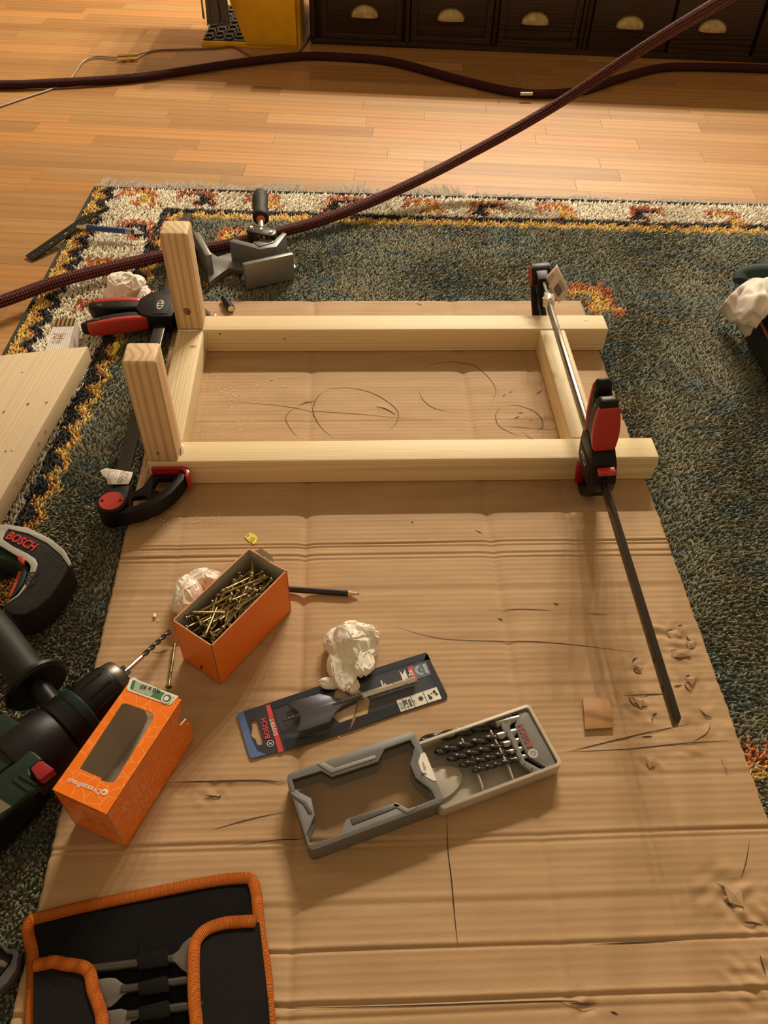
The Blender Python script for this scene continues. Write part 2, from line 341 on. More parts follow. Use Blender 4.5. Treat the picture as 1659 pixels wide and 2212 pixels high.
mark(b, [(905, 800), (930, 788), (975, 782), (1020, 788), (1052, 812), (1070, 838), (1068, 858), (1058, 873)], .0009)
mark(b, [(904, 842), (912, 862), (938, 882), (980, 891)], .0010)
mark(b, [(1085, 878), (1073, 890), (1071, 905), (1080, 922), (1110, 938), (1127, 940)], .0010)
mark(b, [(1085, 878), (1115, 876), (1150, 887), (1170, 905), (1170, 925), (1145, 938)], .0011)
mark(b, [(1085, 921), (1130, 924), (1200, 928)], .0009); mark(b, [(1125, 930), (1145, 946), (1165, 951), (1190, 947)], .0010)
mark(b, [(710, 843), (690, 853), (676, 880), (682, 905), (700, 930), (728, 952)], .0010)
mark(b, [(710, 843), (750, 838), (800, 848), (840, 870), (860, 892), (855, 915), (835, 935)], .0011)
mark(b, [(700, 840), (740, 838)], .0007)
mark(b, [(645, 876), (625, 890), (617, 905), (630, 930), (648, 950)], .0009); mark(b, [(645, 876), (665, 868), (685, 866)], .0016)
mark(b, [(440, 868), (520, 870), (600, 876), (680, 888), (780, 895), (860, 903), (900, 904)], .0008)
mark(b, [(812, 878), (835, 885), (858, 898)], .0022)
for q in ([(1085, 857), (1092, 852)], [(1098, 848), (1108, 846)], [(1158, 851), (1172, 843)], [(1118, 891), (1132, 893)], [(1140, 908), (1152, 909)]): mark(b, q, .0014)
mark(b, [(965, 1745), (967, 1830), (975, 1900), (983, 1990), (990, 2052)], .0012)
mark(b, [(1222, 1625), (1300, 1606), (1400, 1582), (1510, 1560)], .0014); mark(b, [(1205, 1625), (1350, 1618), (1480, 1605), (1600, 1598)], .0011)
mark(b, [(1060, 1318), (1130, 1316), (1207, 1320)], .0010); mark(b, [(820, 1345), (960, 1380), (1150, 1386), (1260, 1395), (1400, 1412)], .0010); mark(b, [(1268, 1324), (1315, 1328)], .0008)
mark(b, [(360, 1690), (450, 1688), (560, 1686), (620, 1692)], .0016); mark(b, [(450, 1795), (540, 1770), (625, 1752)], .0010); mark(b, [(320, 1408), (345, 1408), (370, 1402)], .0009)
mark(b, [(1340, 1502), (1400, 1500), (1450, 1497)], .0014); mark(b, [(1270, 2041), (1380, 2036), (1495, 2030)], .0012); mark(b, [(562, 2180), (860, 2174), (1200, 2163), (1260, 2168)], .0012)
mark(b, [(1535, 1555), (1530, 1580), (1510, 1595), (1490, 1605)], .0009); mark(b, [(1620, 1810), (1612, 1860), (1600, 1900)], .0009); mark(b, [(1640, 2060), (1655, 2110)], .0012)
mark(b, [(500, 1830), (600, 1815), (700, 1810)], .0009); mark(b, [(1195, 1303), (1207, 1307)], .0018); mark(b, [(1025, 1145), (1042, 1152)], .0012)
for q in ([(1438, 1365), (1450, 1360), (1460, 1362)], [(1463, 1352), (1475, 1350)], [(1447, 1405), (1465, 1404)], [(1448, 1418), (1470, 1423), (1492, 1418)], [(1480, 1370), (1490, 1385), (1500, 1395)], [(1365, 1432), (1370, 1424), (1380, 1421)], [(1368, 1440), (1374, 1452), (1388, 1455)], [(1357, 1503), (1365, 1520), (1380, 1532)], [(1385, 1528), (1400, 1525)], [(1408, 1545), (1420, 1540)], [(1408, 1552), (1410, 1558)], [(1480, 1462), (1490, 1459)], [(1478, 1475), (1484, 1488), (1500, 1495)], [(1455, 1482), (1475, 1480)], [(1395, 1642), (1405, 1636)], [(1510, 1530), (1525, 1545), (1540, 1550)], [(1385, 1592), (1410, 1590)], [(1545, 1905), (1570, 1920), (1600, 1945), (1605, 1965)], [(1560, 1940), (1590, 1965)], [(1605, 1990), (1650, 1998)], [(1225, 2166), (1262, 2170), (1290, 2168)], [(1318, 2185), (1335, 2192)], [(440, 1718), (470, 1722), (478, 1716)], [(1110, 905), (1123, 900)], [(900, 655), (912, 660)], [(1380, 1515), (1368, 1508)], [(888, 1126), (893, 1131)], [(1075, 1335), (1087, 1338)]): mark(b, q, .0018)
o = b.build('score_marks', DARKCUT, card, smooth=0); o['kind'] = 'stuff'
# lifted flaps of torn top paper
FLAPM = M('torn_kraft_paper', (.52, .35, .20), .85)
for px in ([(1440, 1366), (1462, 1360), (1474, 1372), (1452, 1380)], [(1482, 1386), (1502, 1384), (1500, 1398), (1487, 1400)], [(1450, 1408), (1490, 1404), (1492, 1418), (1453, 1421)], [(1366, 1506), (1392, 1510), (1385, 1530)], [(1370, 1437), (1388, 1440), (1384, 1452)], [(1478, 1466), (1504, 1462), (1496, 1482)], [(1560, 1912), (1598, 1920), (1606, 1960), (1575, 1950)], [(1394, 1640), (1412, 1636), (1415, 1655), (1402, 1660)]):
    P = WL(px); b = MB(); cc = sum(P, Vector()) / len(P); hz = hcard(cc.x, cc.y)
    tv = [b.bm.verts.new((p.x, p.y, hz + (.0022 if i < len(P) // 2 else .0004))) for i, p in enumerate(P)]; cv = b.bm.verts.new((cc.x, cc.y, hz + .0026))
    lv = [b.bm.verts.new(v.co - Vector((0, 0, .0006))) for v in tv]
    for i in range(len(P)): b._f((tv[i], tv[(i + 1) % len(P)], cv)); b._f((lv[i], lv[(i + 1) % len(P)], tv[(i + 1) % len(P)], tv[i]))
    b.build('torn_flap', FLAPM, card, smooth=0)
# ================================================================== RUG
RA = math.radians(-2.8); RC = Vector((-.262, .912, FZ))
rug = thing('rug', 'shaggy wool rug with teal green field and white animal border, under the cardboard', 'rug', RC, RA)
RUGT = Matrix.Translation(RC) @ Matrix.Rotation(RA, 4, 'Z')
def colattr(name, rough=.95, sheen=.3):
    m = bpy.data.materials.new(name); m.use_nodes = True; nt = m.node_tree; p = nt.nodes['Principled BSDF']; a = nt.nodes.new('ShaderNodeVertexColor'); a.layer_name = 'Col'
    nt.links.new(a.outputs[0], p.inputs['Base Color']); p.inputs['Roughness'].default_value = rough; p.inputs['Sheen Weight'].default_value = sheen; p.inputs['Specular IOR Level'].default_value = .15; return m
WOOL = colattr('wool_yarn')
C_CR, C_BK, C_YE, C_OR, C_RD = (.96, .86, .68), (.022, .022, .026), (.86, .58, .15), (.62, .17, .055), (.42, .07, .045)
MOT = ["R.R.RR.R.R...", "RRRRRRRRRRR..", ".RDDDDDDDRR..", "RR.RR..DDRR..", "R......DDDR..", "......RDDDR..", ".....RDDDDDDR", "......RR..RR."]
def tri(t): t = t - np.floor(t); return np.abs(2 * t - 1)
def rugcol(rx, ry):
    """rx to the right, ry towards the viewer, metres from the far left corner -> rgb"""
    n = len(rx); r = np.random.RandomState(4); j = r.normal(0, .0011, (n, 2)); x = rx + j[:, 0]; y = ry + j[:, 1]
    out = np.zeros((n, 3))
    s1 = snoise(x * 2, y * 9, 31, 11, 4, 22); s2 = snoise(x * 3, y * 6, 32, 11, 6, 30); fine = r.uniform(0, 1, n); s3 = snoise(x, y, 33, 9, 30, 90)
    A, Bc, Cc, Dc = np.array((.165, .195, .145)), np.array((.255, .220, .125)), np.array((.100, .150, .145)), np.array((.100, .082, .048))
    t = np.clip(.5 + .9 * s1, 0, 1)[:, None]; out = A * (1 - t) + Bc * t
    t = np.clip(2.6 * s2 - .05, 0, .9)[:, None]; out = out * (1 - t) + Cc * t
    t = np.clip(1.6 * s3 - .35, 0, .7)[:, None]; out = out * (1 - t) + Dc * t
    pick = fine[:, None]; out = np.where(pick < .16, out * .6, out); out = np.where(pick > .86, out * 1.0 + np.array((.09, .075, .035)), out)
    wob = .004 * snoise(x, y, 41, 7, 40, 120)
    # inner borders: cream, black teeth, orange rim, yellow, then the field
    cb = .160 - .034 * np.clip(y - .1, 0, .9); z1 = tri(y / .050) + .15 * snoise(x, y, 44, 5, 30, 90); z2 = tri(x / .043) + .2 * snoise(x, y, 45, 5, 30, 90)
    yT, yL = .121 + .010 * z2 + wob * .6, cb + .030 + .014 * z1 + wob
    bT_, bL_ = .096 + .012 * z2 + wob * .5, cb + .007 + .024 * z1 + wob * .7
    inn = (y < yT) | (x < yL); out[inn] = C_YE
    rim = (y < bT_ + .004) | (x < bL_ + .005); out[rim & (fine < .6)] = C_OR
    out[(y < bT_) | (x < bL_)] = C_BK
    cr = ((y < .087 + wob * .4) & (x > .03)) | (x < cb + wob * .8); out[cr] = C_CR
    # outer black teeth and yellow on the left edge
    zz = tri(y / .050 + .1); o1 = x < .034 + .014 * zz + wob; out[o1] = C_BK
    o2 = x < .010 + .024 * zz + wob * .7; out[o2 & (fine < .95)] = C_YE
    o3 = (np.abs(x - (.010 + .024 * zz + wob * .7)) < .003) & (fine < .5); out[o3] = C_OR
    out[(y < .004)] = C_BK * np.ones(3)
    fade = (r.uniform(.82, 1.1, n))[:, None]; out = out * fade
    for cx, cy, k, flip, sc in MOTS:
        gx = (x - cx) / (.0067 * sc) + 6.5; gy = (y - cy) / (.0088 * sc) + 4.
        if flip: gx = 13 - gx
        ok = (gx >= 0) & (gx < 13) & (gy >= 0) & (gy < 8); ii = np.where(ok)[0]
        for i in ii:
            c = MOT[int(gy[i])][int(gx[i])]
            if c == 'R' and fine[i] < .9: out[i] = np.array(C_OR if fine[i] < .5 else (.70, .23, .08)) * fade[i]
            elif c == 'D': out[i] = np.array({'k': C_BK, 'y': C_YE, 'g': (.10, .10, .085)}[k]) * fade[i]
    return out
def rc(u, v):
    p = RUGT.inverted() @ W(u, v, -.006); return p.x, -p.y
MOTS = [(*rc(298, 421), 'y', 0, 1.15), (*rc(425, 423), 'k', 0, 1.1), (*rc(568, 430), 'y', 0, 1.), (*rc(735, 437), 'k', 1, 1.05), (*rc(915, 440), 'y', 0, 1.), (*rc(1048, 447), 'k', 1, 1.0), (*rc(1205, 451), 'y', 0, 1.), (*rc(1392, 458), 'k', 1, 1.), (*rc(1570, 466), 'y', 0, 1.),
        (*rc(292, 492), 'k', 0, 1.1), (*rc(232, 575), 'y', 0, 1.15), (*rc(215, 668), 'g', 0, 1.15), (*rc(500, 508), 'y', 1, 1.), (*rc(1272, 640), 'y', 0, 1.5), (*rc(1672, 1700), 'y', 0, 1.5), (*rc(470, 600), 'y', 1, .6)]
TOPH = .014
b = MB(); b.box((.97, -1.05, .004), (1.95, 2.1, .008)); o = b.build('rug_backing', M('wool_backing', (.085, .080, .055), .95), rug, local=True, smooth=0)
sp = .0037; gx, gy = np.meshgrid(np.arange(0, 1.75, sp), np.arange(0, 1.72, sp)); gx = gx.ravel(); gy = gy.ravel()
rs_ = np.random.RandomState(9); gx = gx + rs_.uniform(-.0016, .0016, len(gx)); gy = gy + rs_.uniform(-.0016, .0016, len(gy))
ca, sa = math.cos(RA), math.sin(RA); wx = RC.x + gx * ca - (-gy) * sa; wy = RC.y + gx * sa + (-gy) * ca
CMn = np.array(CM); d3 = np.stack([wx, wy, np.full_like(wx, -.008)], -1) - np.array(CAMP); vv = d3 @ CMn
pu = IW / 2 + FPX * vv[:, 0] / -vv[:, 2]; pv = IH / 2 - FPX * vv[:, 1] / -vv[:, 2]
keep = (pu > -200) & (pu < IW + 300) & (pv < IH + 90) & ~((wx > CX0 + .01) & (wx < CX1 - .01) & (wy < CY1 - .01)) & (gx > .0) & (gy > .0)
gx, gy = gx[keep], gy[keep]; n = len(gx)
colr = rugcol(gx, gy)
lean = 2.4 * snoise(gx, gy, 51, 8, 8, 40) + rs_.normal(0, .9, n); lam = np.abs(rs_.normal(.0034, .002, n)) + .001
hh = TOPH + rs_.normal(0, .0014, n) + .0012 * snoise(gx, gy, 52, 8, 30, 120); dx, dy = np.cos(lean) * lam, np.sin(lean) * lam
ra = rs_.uniform(0, 2 * PI, n); wr = rs_.uniform(.0018, .0026, n)
VV = np.zeros((n, 7, 3)); base = np.stack([gx, -gy], -1)
for q in range(3):
    a = ra + q * 2 * PI / 3
    VV[:, q, 0] = base[:, 0] + np.cos(a) * wr; VV[:, q, 1] = base[:, 1] + np.sin(a) * wr; VV[:, q, 2] = .006
    VV[:, 3 + q, 0] = base[:, 0] + np.cos(a + .5) * wr * .95 + dx * .45; VV[:, 3 + q, 1] = base[:, 1] + np.sin(a + .5) * wr * .95 + dy * .45; VV[:, 3 + q, 2] = hh * .72
VV[:, 6, 0] = base[:, 0] + dx * 1.15; VV[:, 6, 1] = base[:, 1] + dy * 1.15; VV[:, 6, 2] = hh
fb = []
for q in range(3):
    p_, q_ = q, (q + 1) % 3; fb += [(p_, q_, 3 + q_), (p_, 3 + q_, 3 + p_), (3 + p_, 3 + q_, 6)]
FF = (np.array(fb)[None] + (np.arange(n) * 7)[:, None, None]).reshape(-1, 3)
me = npmesh('pile', VV.reshape(-1, 3), FF, 3); ca_ = me.color_attributes.new('Col', 'FLOAT_COLOR', 'POINT')
cc = np.ones((n, 7, 4), np.float32); cc[:, :, :3] = colr[:, None, :]; ca_.data.foreach_set('color', cc.ravel()); me.materials.append(WOOL)
o = bpy.data.objects.new('pile', me); COL.objects.link(o); o.parent = rug; o['kind'] = 'stuff'
# fringe along the far edge
VV = []; FF = []; ccs = []; rf = np.random.RandomState(6)
xf_ = np.arange(.0, 1.7, .0013)
for i, x in enumerate(xf_):
    L_ = .048 + .010 * math.sin(x * 37) + .007 * math.sin(x * 91 + 1) + rf.normal(0, .005)
    if .46 < x < .485: L_ *= .2
    if x > .8: L_ *= .75
    if .74 < x < .78: L_ += .022
    L_ = max(L_, .006) * (.8 if x > .9 else 1)
    a = .5 * math.sin(x * 23) + rf.normal(0, .35) + (.5 if x > .8 else 0); w2 = .0011; y0 = .0; k = len(VV)
    ex, ey = math.sin(a), math.cos(a); z0, z1 = .010, .002 + rf.uniform(0, .007)
    VV += [(x - w2, y0, z0), (x + w2, y0, z0), (x + ex * L_ * .5 - w2, y0 + ey * L_ * .5, z0 + .002), (x + ex * L_ * .5 + w2, y0 + ey * L_ * .5, z0 + .002), (x + ex * L_ + rf.normal(0, .003), y0 + ey * L_, z1)]
    FF += [(k, k + 1, k + 3), (k, k + 3, k + 2), (k + 2, k + 3, k + 4)]; g = rf.uniform(.6, 1.25); ccs += [(.31 * g, .27 * g, .215 * g, 1)] * 5
me = npmesh('fringe', np.array(VV), np.array(FF), 3); ca_ = me.color_attributes.new('Col', 'FLOAT_COLOR', 'POINT'); ca_.data.foreach_set('color', np.array(ccs, np.float32).ravel()); me.materials.append(WOOL)
o = bpy.data.objects.new('fringe', me); COL.objects.link(o); o.parent = rug; o['kind'] = 'stuff'
SELV = M('dark_selvedge', (.018, .022, .020), .9)
b = MB(); b.tube([(0, -.0, .009), (.9, .002, .009), (1.9, 0, .009)], .0035, 8); b.tube([(-.003, 0.002, .008), (-.004, -.6, .008), (-.003, -1.5, .008)], .0035, 8); b.build('selvedge', SELV, rug, local=True)
# ================================================================== TIMBER FRAME
w_ = .042; h_ = .043; S_ = .348
def timber(name, parent, p0, d, ln, sw, sh, up, label=None, mat=PINE, bev=.0028):
    """a squared piece of wood, its grain along its own x axis"""
    mb = MB(); mb.box((ln / 2, 0, 0), (ln, sw, sh)); f = frame(p0, d, ez=up)
    top = parent; o = mb.build(name, mat, parent, bev=bev, seg=3, smooth=60, local=True, xf=top.matrix_world.inverted() @ f)
    if label: o['label'] = label
    return o
fr = thing('timber_frame', 'pale planed pine frame with two upright legs, clamped flat on the cardboard', 'wooden frame', (0, 0, 0))
r1 = timber('long_rail', fr, (0, w_ / 2, h_ / 2), (1, 0, 0), .7068, w_, h_, (0, 0, 1), 'pine rail nearest the viewer')
r2 = timber('long_rail', fr, (0, S_ - w_ / 2, h_ / 2), (1, 0, 0), .7049, w_, h_, (0, 0, 1), 'pine rail farthest from the viewer')
timber('cross_rail', fr, (w_ / 2, w_, h_ / 2), (0, 1, 0), S_ - 2 * w_, w_, h_, (0, 0, 1))
timber('cross_rail', fr, (.5895 + w_ / 2, w_, h_ / 2 - .0004), (0, 1, 0), S_ - 2 * w_, w_, h_, (0, 0, 1))
timber('leg', fr, (w_ / 2, w_ / 2, h_), (0, 0, 1), .167, w_, w_, (0, 1, 0), bev=.0045, mat=PINEL)
timber('leg', fr, (w_ / 2, S_ - w_ / 2, h_), (0, 0, 1), .167, w_, w_, (0, 1, 0), bev=.0045, mat=PINEL)
KNOT = M('wood_knot', (.30, .15, .055), .6, var=(.10, .045, .018), vs=260)
KNOT2 = M('pale_wood_knot', (.52, .33, .15), .6, var=(.36, .19, .07), vs=200)
def knot(parent, c, ex, ey, rx, ry, mat):
    n = 18; mb = MB(); T = frame(c, ex, ey)
    mb.plate([(rx * math.cos(a) * (1 + .2 * math.sin(3 * a + 1)), ry * math.sin(a) * (1 + .15 * math.cos(2 * a))) for a in [2 * PI * k / n for k in range(n)]], -.001, .00012, T=T)
    mb.build('knot', mat, parent, smooth=0)
knot(fr, (.021, S_ - w_, .078), (1, 0, 0), (0, 0, 1), .0055, .0075, KNOT)
knot(fr, (.030, .262, h_), (1, 0, 0), (0, 1, 0), .0058, .0040, KNOT2)
knot(fr, (.018, 0, .06), (1, 0, 0), (0, 0, 1), .0016, .0024, KNOT)
for x, z, r in ((.067, .036, .0012), (.171, .026, .001)): knot(fr, (x, S_ - w_, z), (1, 0, 0), (0, 0, 1), r * 1.4, r * 1.4, BLK)
knot(fr, (.672, S_ - .018, h_), (1, 0, 0), (0, 1, 0), .004, .0016, KNOT2)
GLUE = M('wood_glue', (.80, .78, .72), .15, coat=.6)
for c, rr_, sc in (((.0445, .026, h_ + .001), .007, (.35, 1.6, .6)), ((.02, S_ - w_ - .001, h_ + .0004), .004, (4.6, .45, .5)), ((.0425, S_ - w_ - .001, .025), .004, (.5, .5, 5.))):
    b = MB(); b.ico(c, rr_, 2, lambda d: 1 + .3 * noise.noise(d * 3 + Vector(c) * 50), sc); b.build('glue_bead', GLUE, fr)
# ================================================================== BAR CLAMPS
def bar_clamp(name, label, T, swing, L=.85, gl=(.082, .106)):
    """local axes: x along the bar from the fixed head, y towards the jaws, z across"""
    t = thing(name, label, 'clamp', mat=T, group='one-handed bar clamps')
    b = MB(); b.box((L / 2 - .015, 0, 0), (L, .019, .0062)); bar = b.build('bar', M('burnished_bar_steel', (.075, .068, .060), .22, .85), t, bev=.0012, local=True)
    b = MB()
    for x in (L - .09, L - .055): b = MB(); b.plate(disc(x, .002, .0035, 12), -.0034, .0034); b.build('bar_stop', BLK, bar, local=True)
    b = MB(); b.plate(disc(0, 0, .0195, 32), -.015, .015); b.plate([(0, -.0165), (.034, -.0125), (.034, .016), (0, .018)], -.009, .009); b.build('fixed_head', BLACK, t, bev=.0015, local=True)
    for s in (1, -1):
        b = MB(); b.plate(disc(0, 0, .0160, 32), min(s * .015, s * .0165), max(s * .015, s * .0165), holes=[disc(.0, -.0115, .0018, 8), disc(.0, .0115, .0018, 8)]); b.build('head_disc', RED, t, bev=.0004, seg=1, local=True)
    outer = [(-.0195, 0), (-.019, .018), (-.013, .038), (-.001, .058), (.018, .075), (.042, .087), (.060, .089)]
    inner = [(.060, .080), (.045, .077), (.024, .066), (.008, .050), (-.003, .033), (-.009, .016), (-.010, 0)]
    b = MB(); b.plate(outer + inner, -.0115, .0115); b.build('fixed_jaw', BLACK, t, bev=.0012, local=True)
    web = [(-.012, .012), (.018, .012), (.036, .032), (.060, .040), (.060, .083), (.040, .082), (.014, .068), (-.004, .046)]
    b = MB(); b.plate(web, -.0045, .0045, holes=[[(.0, .022), (.018, .022), (.020, .038), (.010, .045)], [(.034, .046), (.053, .050), (.053, .072), (.040, .069), (.026, .058)]]); b.build('jaw_web', BLACK, t, bev=.0008, local=True)
    def pad(x0, s, nm='pad'):
        b = MB(); xs_ = [x0, x0 - s * .0055]
        a, c = min(xs_), max(xs_)
        pts = [(x0, .041), (x0, .083), (x0 - s * .002, .089), (x0 - s * .010, .0945), (x0 - s * .021, .0935), (x0 - s * .021, .089), (x0 - s * .012, .088), (x0 - s * .0055, .082), (x0 - s * .0055, .041)]
        b.plate(pts, -.0145, .0145); b.build(nm, M('red_soft_pad', (.42, .012, .015), .28, coat=.4), t, bev=.002, local=True)
    pad(.066, 1); x1 = .066 + .348; pad(x1, -1)
    # sliding body
    body = [(x1 + .006, -.012), (x1 + .012, -.030), (x1 + .030, -.042), (x1 + .058, -.040), (x1 + .078, -.026), (x1 + .086, .0), (x1 + .080, .022), (x1 + .040, .026), (x1 + .006, .020)]
    b = MB(); b.plate(body, -.0155, .0155); mb_ = b.build('sliding_body', BLACK, t, bev=.002, local=True)
    b = MB(); b.plate([(x1 + .012, -.010), (x1 + .070, -.016), (x1 + .070, .016), (x1 + .012, .012)], -.0168, .0168); b.build('side_plate', RUBBER, mb_, bev=.001, local=True)
    for s in (1, -1):
        b = MB(); z0, z1 = sorted((s * .0168, s * .0173)); b.plate(disc(x1 + .038, -.002, .014, 20, .0058), z0, z1)
        o = b.build('badge', M('badge_silver', (.60, .57, .50), .35, .5), mb_, local=True, smooth=0); b = MB(); z0, z1 = sorted((s * .0173, s * .0176))
        for cx, cy, rx, ry in ((-.007, 0, .0032, .0036), (.0, .001, .002, .005), (.007, -.001, .0035, .0028)): b.plate(disc(x1 + .038 + cx, -.002 + cy, rx, 10, ry), z0, z1)
        b.build('badge_mark', BLK, mb_, local=True, smooth=0)
    jawp = [(x1 + .0055, .026), (x1 + .075, .018), (x1 + .078, .030), (x1 + .050, .060), (x1 + .024, .082), (x1 + .0055, .087), (x1 + .0055, .078), (x1 + .022, .068), (x1 + .045, .045), (x1 + .060, .031), (x1 + .0055, .036)]
    b = MB(); b.plate(jawp, -.0115, .0115); b.build('sliding_jaw', BLACK, t, bev=.001, local=True)
    b = MB(); b.plate([(x1 + .006, .03), (x1 + .065, .03), (x1 + .02, .076), (x1 + .006, .08)], -.004, .004); b.build('jaw_web', BLACK, t, local=True, bev=.0006)
    # fixed grip (red on its outer side) and trigger
    def grip(nm, x0, y0, ang, ln, w, redside, wz):
        G = Matrix.Translation((x0, y0, 0)) @ Matrix.Rotation(ang, 4, 'Z')   # grip runs along local -y
        n = 12; prof = []; 
        for i in range(n + 1):
            s = i / n; ww = w * (.85 + .28 * math.sin(PI * min(1, s * 1.15)) * 1) * (1 if s < .9 else math.sqrt(max(0, 1 - ((s - .9) / .1) ** 2)) * .55 + .45)
            prof.append((s * ln, ww, .010 * math.sin(s * PI * 1.1) * redside * -1 * .3))
        pl = [(c - ww / 2, -s) for s, ww, c in prof] + [(c + ww / 2, -s) for s, ww, c in prof][::-1]
        def bulge(b):
            Gi = G.inverted()
            for v in b.bm.verts:
                s_ = min(1, max(0, -(Gi @ v.co).y / ln)); v.co.z *= .80 + .34 * math.sin(PI * s_ ** .85)
        b = MB(); b.plate(pl, -wz, wz, T=G); bulge(b); g = b.build(nm, BLACK, t, bev=.004, seg=3, local=True)
        b = MB(); pl = [(c + redside * ww * .10, -s) for s, ww, c in prof[1:-1]] + [(c + redside * (ww / 2 + .0016), -s) for s, ww, c in prof[1:-1]][::-1]
        b.plate(pl, -wz - .0012, wz + .0012, T=G); bulge(b); b.build('grip_pad', RED, g, bev=.004, seg=3, local=True)
        b = MB(); pl = [(c - redside * ww * .30, -s) for s, ww, c in prof[2:-2]] + [(c - redside * ww * .02, -s) for s, ww, c in prof[2:-2]][::-1]
        b.plate(pl, -wz - .0003, wz + .0003, T=G); b.build('grip_recess', BLK, g, local=True, smooth=0)
    grip('grip', x1 + .052, -.030, -.05, gl[0], .028, 1, .0135)
    grip('trigger', x1 + .020, -.012, swing, gl[1], .020, -1, .0115)
    b = MB(); b.box((x1 + .087, -.024, 0), (.010, .007, .022)); b.build('release_button', M('red_button', (.55, .03, .03), .3, coat=.3), t, bev=.0016, local=True)
    return t
CLR = frame((.602, .414, .079), (-.004, -1, 0), (.10, 0, -1)); CLL = frame((-.0365, -.066, .022), (-.002, 1, 0), (1, 0, 0))
c1 = bar_clamp('bar_clamp', 'black and red bar clamp standing upright over the right end of the timber frame', CLR, .0)
c2 = bar_clamp('bar_clamp', 'black and red bar clamp lying flat along the left end of the frame', CLL, -.22, L=.805, gl=(.095, .118))
def sticker(parent, quadz, mat=WHITE, dark=()):
    pass
# barcode tag on the upright clamp, printed film round the bar of the flat one
PTAG = M('paper_tag', (.70, .58, .50), .6, var=(.64, .52, .45)); FILM = M('crinkled_film', (.70, .62, .54), .3, coat=.5, bump=.0006, bs=160)
def sheet_px(b, rows, mi=0):
    g = [[b.bm.verts.new(W(*p)) for p in r] for r in rows]
    for i in range(len(g) - 1):
        for j in range(len(g[i]) - 1): b._f((g[i][j], g[i][j + 1], g[i + 1][j + 1], g[i + 1][j]), mi)
    return g
def px_line(b, p, q, z, w, off=.0012, mi=0):
    P, Q = W(*p, z), W(*q, z); d = (Q - P); nn = Vector((-d.y, d.x, 0)).normalized() * w / 2; up = Vector((0, -.6, .8)) * off
    b._f([b.bm.verts.new(x + up) for x in (P + nn, P - nn, Q - nn, Q + nn)], mi)
q4 = [W(1203, 571, .150), W(1228, 623, .132), W(1207, 655, .106), W(1178, 600, .132)]   # far, right, near and left corner
tn = (q4[1] - q4[3]).cross(q4[0] - q4[2]).normalized(); tn = tn if tn.z > 0 else -tn
def tagp(s_, t_, off=0.):
    a = q4[3].lerp(q4[0], s_); c_ = q4[2].lerp(q4[1], s_); return a.lerp(c_, t_) + tn * (.0022 * math.sin(PI * s_) * math.sin(1.3 * PI * t_) + off)
b = MB(); gr = [[b.bm.verts.new(tagp(i / 8, j / 8, o_)) for j in range(9)] for o_ in (0,) for i in range(9)]
for i in range(8):
    for j in range(8): b._f((gr[i][j], gr[i][j + 1], gr[i + 1][j + 1], gr[i + 1][j]))
tg = b.build('price_tag', PTAG, c1, smooth=60, recalc=False); md_ = tg.modifiers.new('thickness', 'SOLIDIFY'); md_.thickness = .0004
b = MB()
def tline(s0, t0, s1, t1, w):
    for k in range(4):
        f0, f1 = k / 4, (k + 1) / 4; A = tagp(s0 + (s1 - s0) * f0, t0 + (t1 - t0) * f0, .0007); B = tagp(s0 + (s1 - s0) * f1, t0 + (t1 - t0) * f1, .0007); d = B - A; nn = tn.cross(d).normalized() * w / 2
        b._f([b.bm.verts.new(x) for x in (A + nn, A - nn, B - nn, B + nn)])
for i in range(9): tline(.16 + i * .055, .52, .16 + i * .055, .86, (.0011, .0005, .0007)[i % 3])
for i in range(3): tline(.12, .10 + i * .07, .62, .10 + i * .07, .0005)
tline(.70, .5, .70, .9, .0006); tline(.78, .5, .78, .9, .0005); tline(.06, .06, .06, .30, .0008)
b.build('bar_code', BLK, tg, smooth=0, recalc=False)
b = MB(); P0 = CLR @ Vector((.085, 0, 0)); b.ico(P0 + Vector((0, 0, .003)), .013, 3, lambda d: 1 + .45 * abs(noise.noise(d * 3.1)) - .15, (.75, 1.3, .95)); b.build('tag_film', FILM, c1)
b = MB(); sheet_px(b, [[(216, 1016, .03), (228, 1011, .034), (255, 1015, .032), (287, 1020, .030)], [(221, 1026, .033), (233, 1024, .037), (256, 1028, .035), (285, 1029, .032)], [(231, 1036, .032), (240, 1036, .036), (258, 1038, .035), (281, 1039, .032)], [(232, 1046, .03), (243, 1046, .034), (260, 1046, .033), (278, 1046, .030)]])
tg2 = b.build('printed_film', M('printed_label_film', (.68, .60, .52), .4), c2, smooth=60, recalc=False)
b = MB()
for i in range(4): px_line(b, (272 - i * 3, 1018), (262 - i * 3, 1044), .038, .0007)
for p, q in (((237, 1017), (256, 1019)), ((256, 1019), (251, 1036)), ((251, 1036), (234, 1034)), ((234, 1034), (237, 1017)), ((244, 1031), (252, 1021)), ((222, 1020), (231, 1018))): px_line(b, p, q, .0395, .0005)
b.text('GRIP', W(273, 1040, .040), W(281, 1023, .040), th=.001)
b.build('film_print', BLK, tg2, smooth=0, recalc=False)
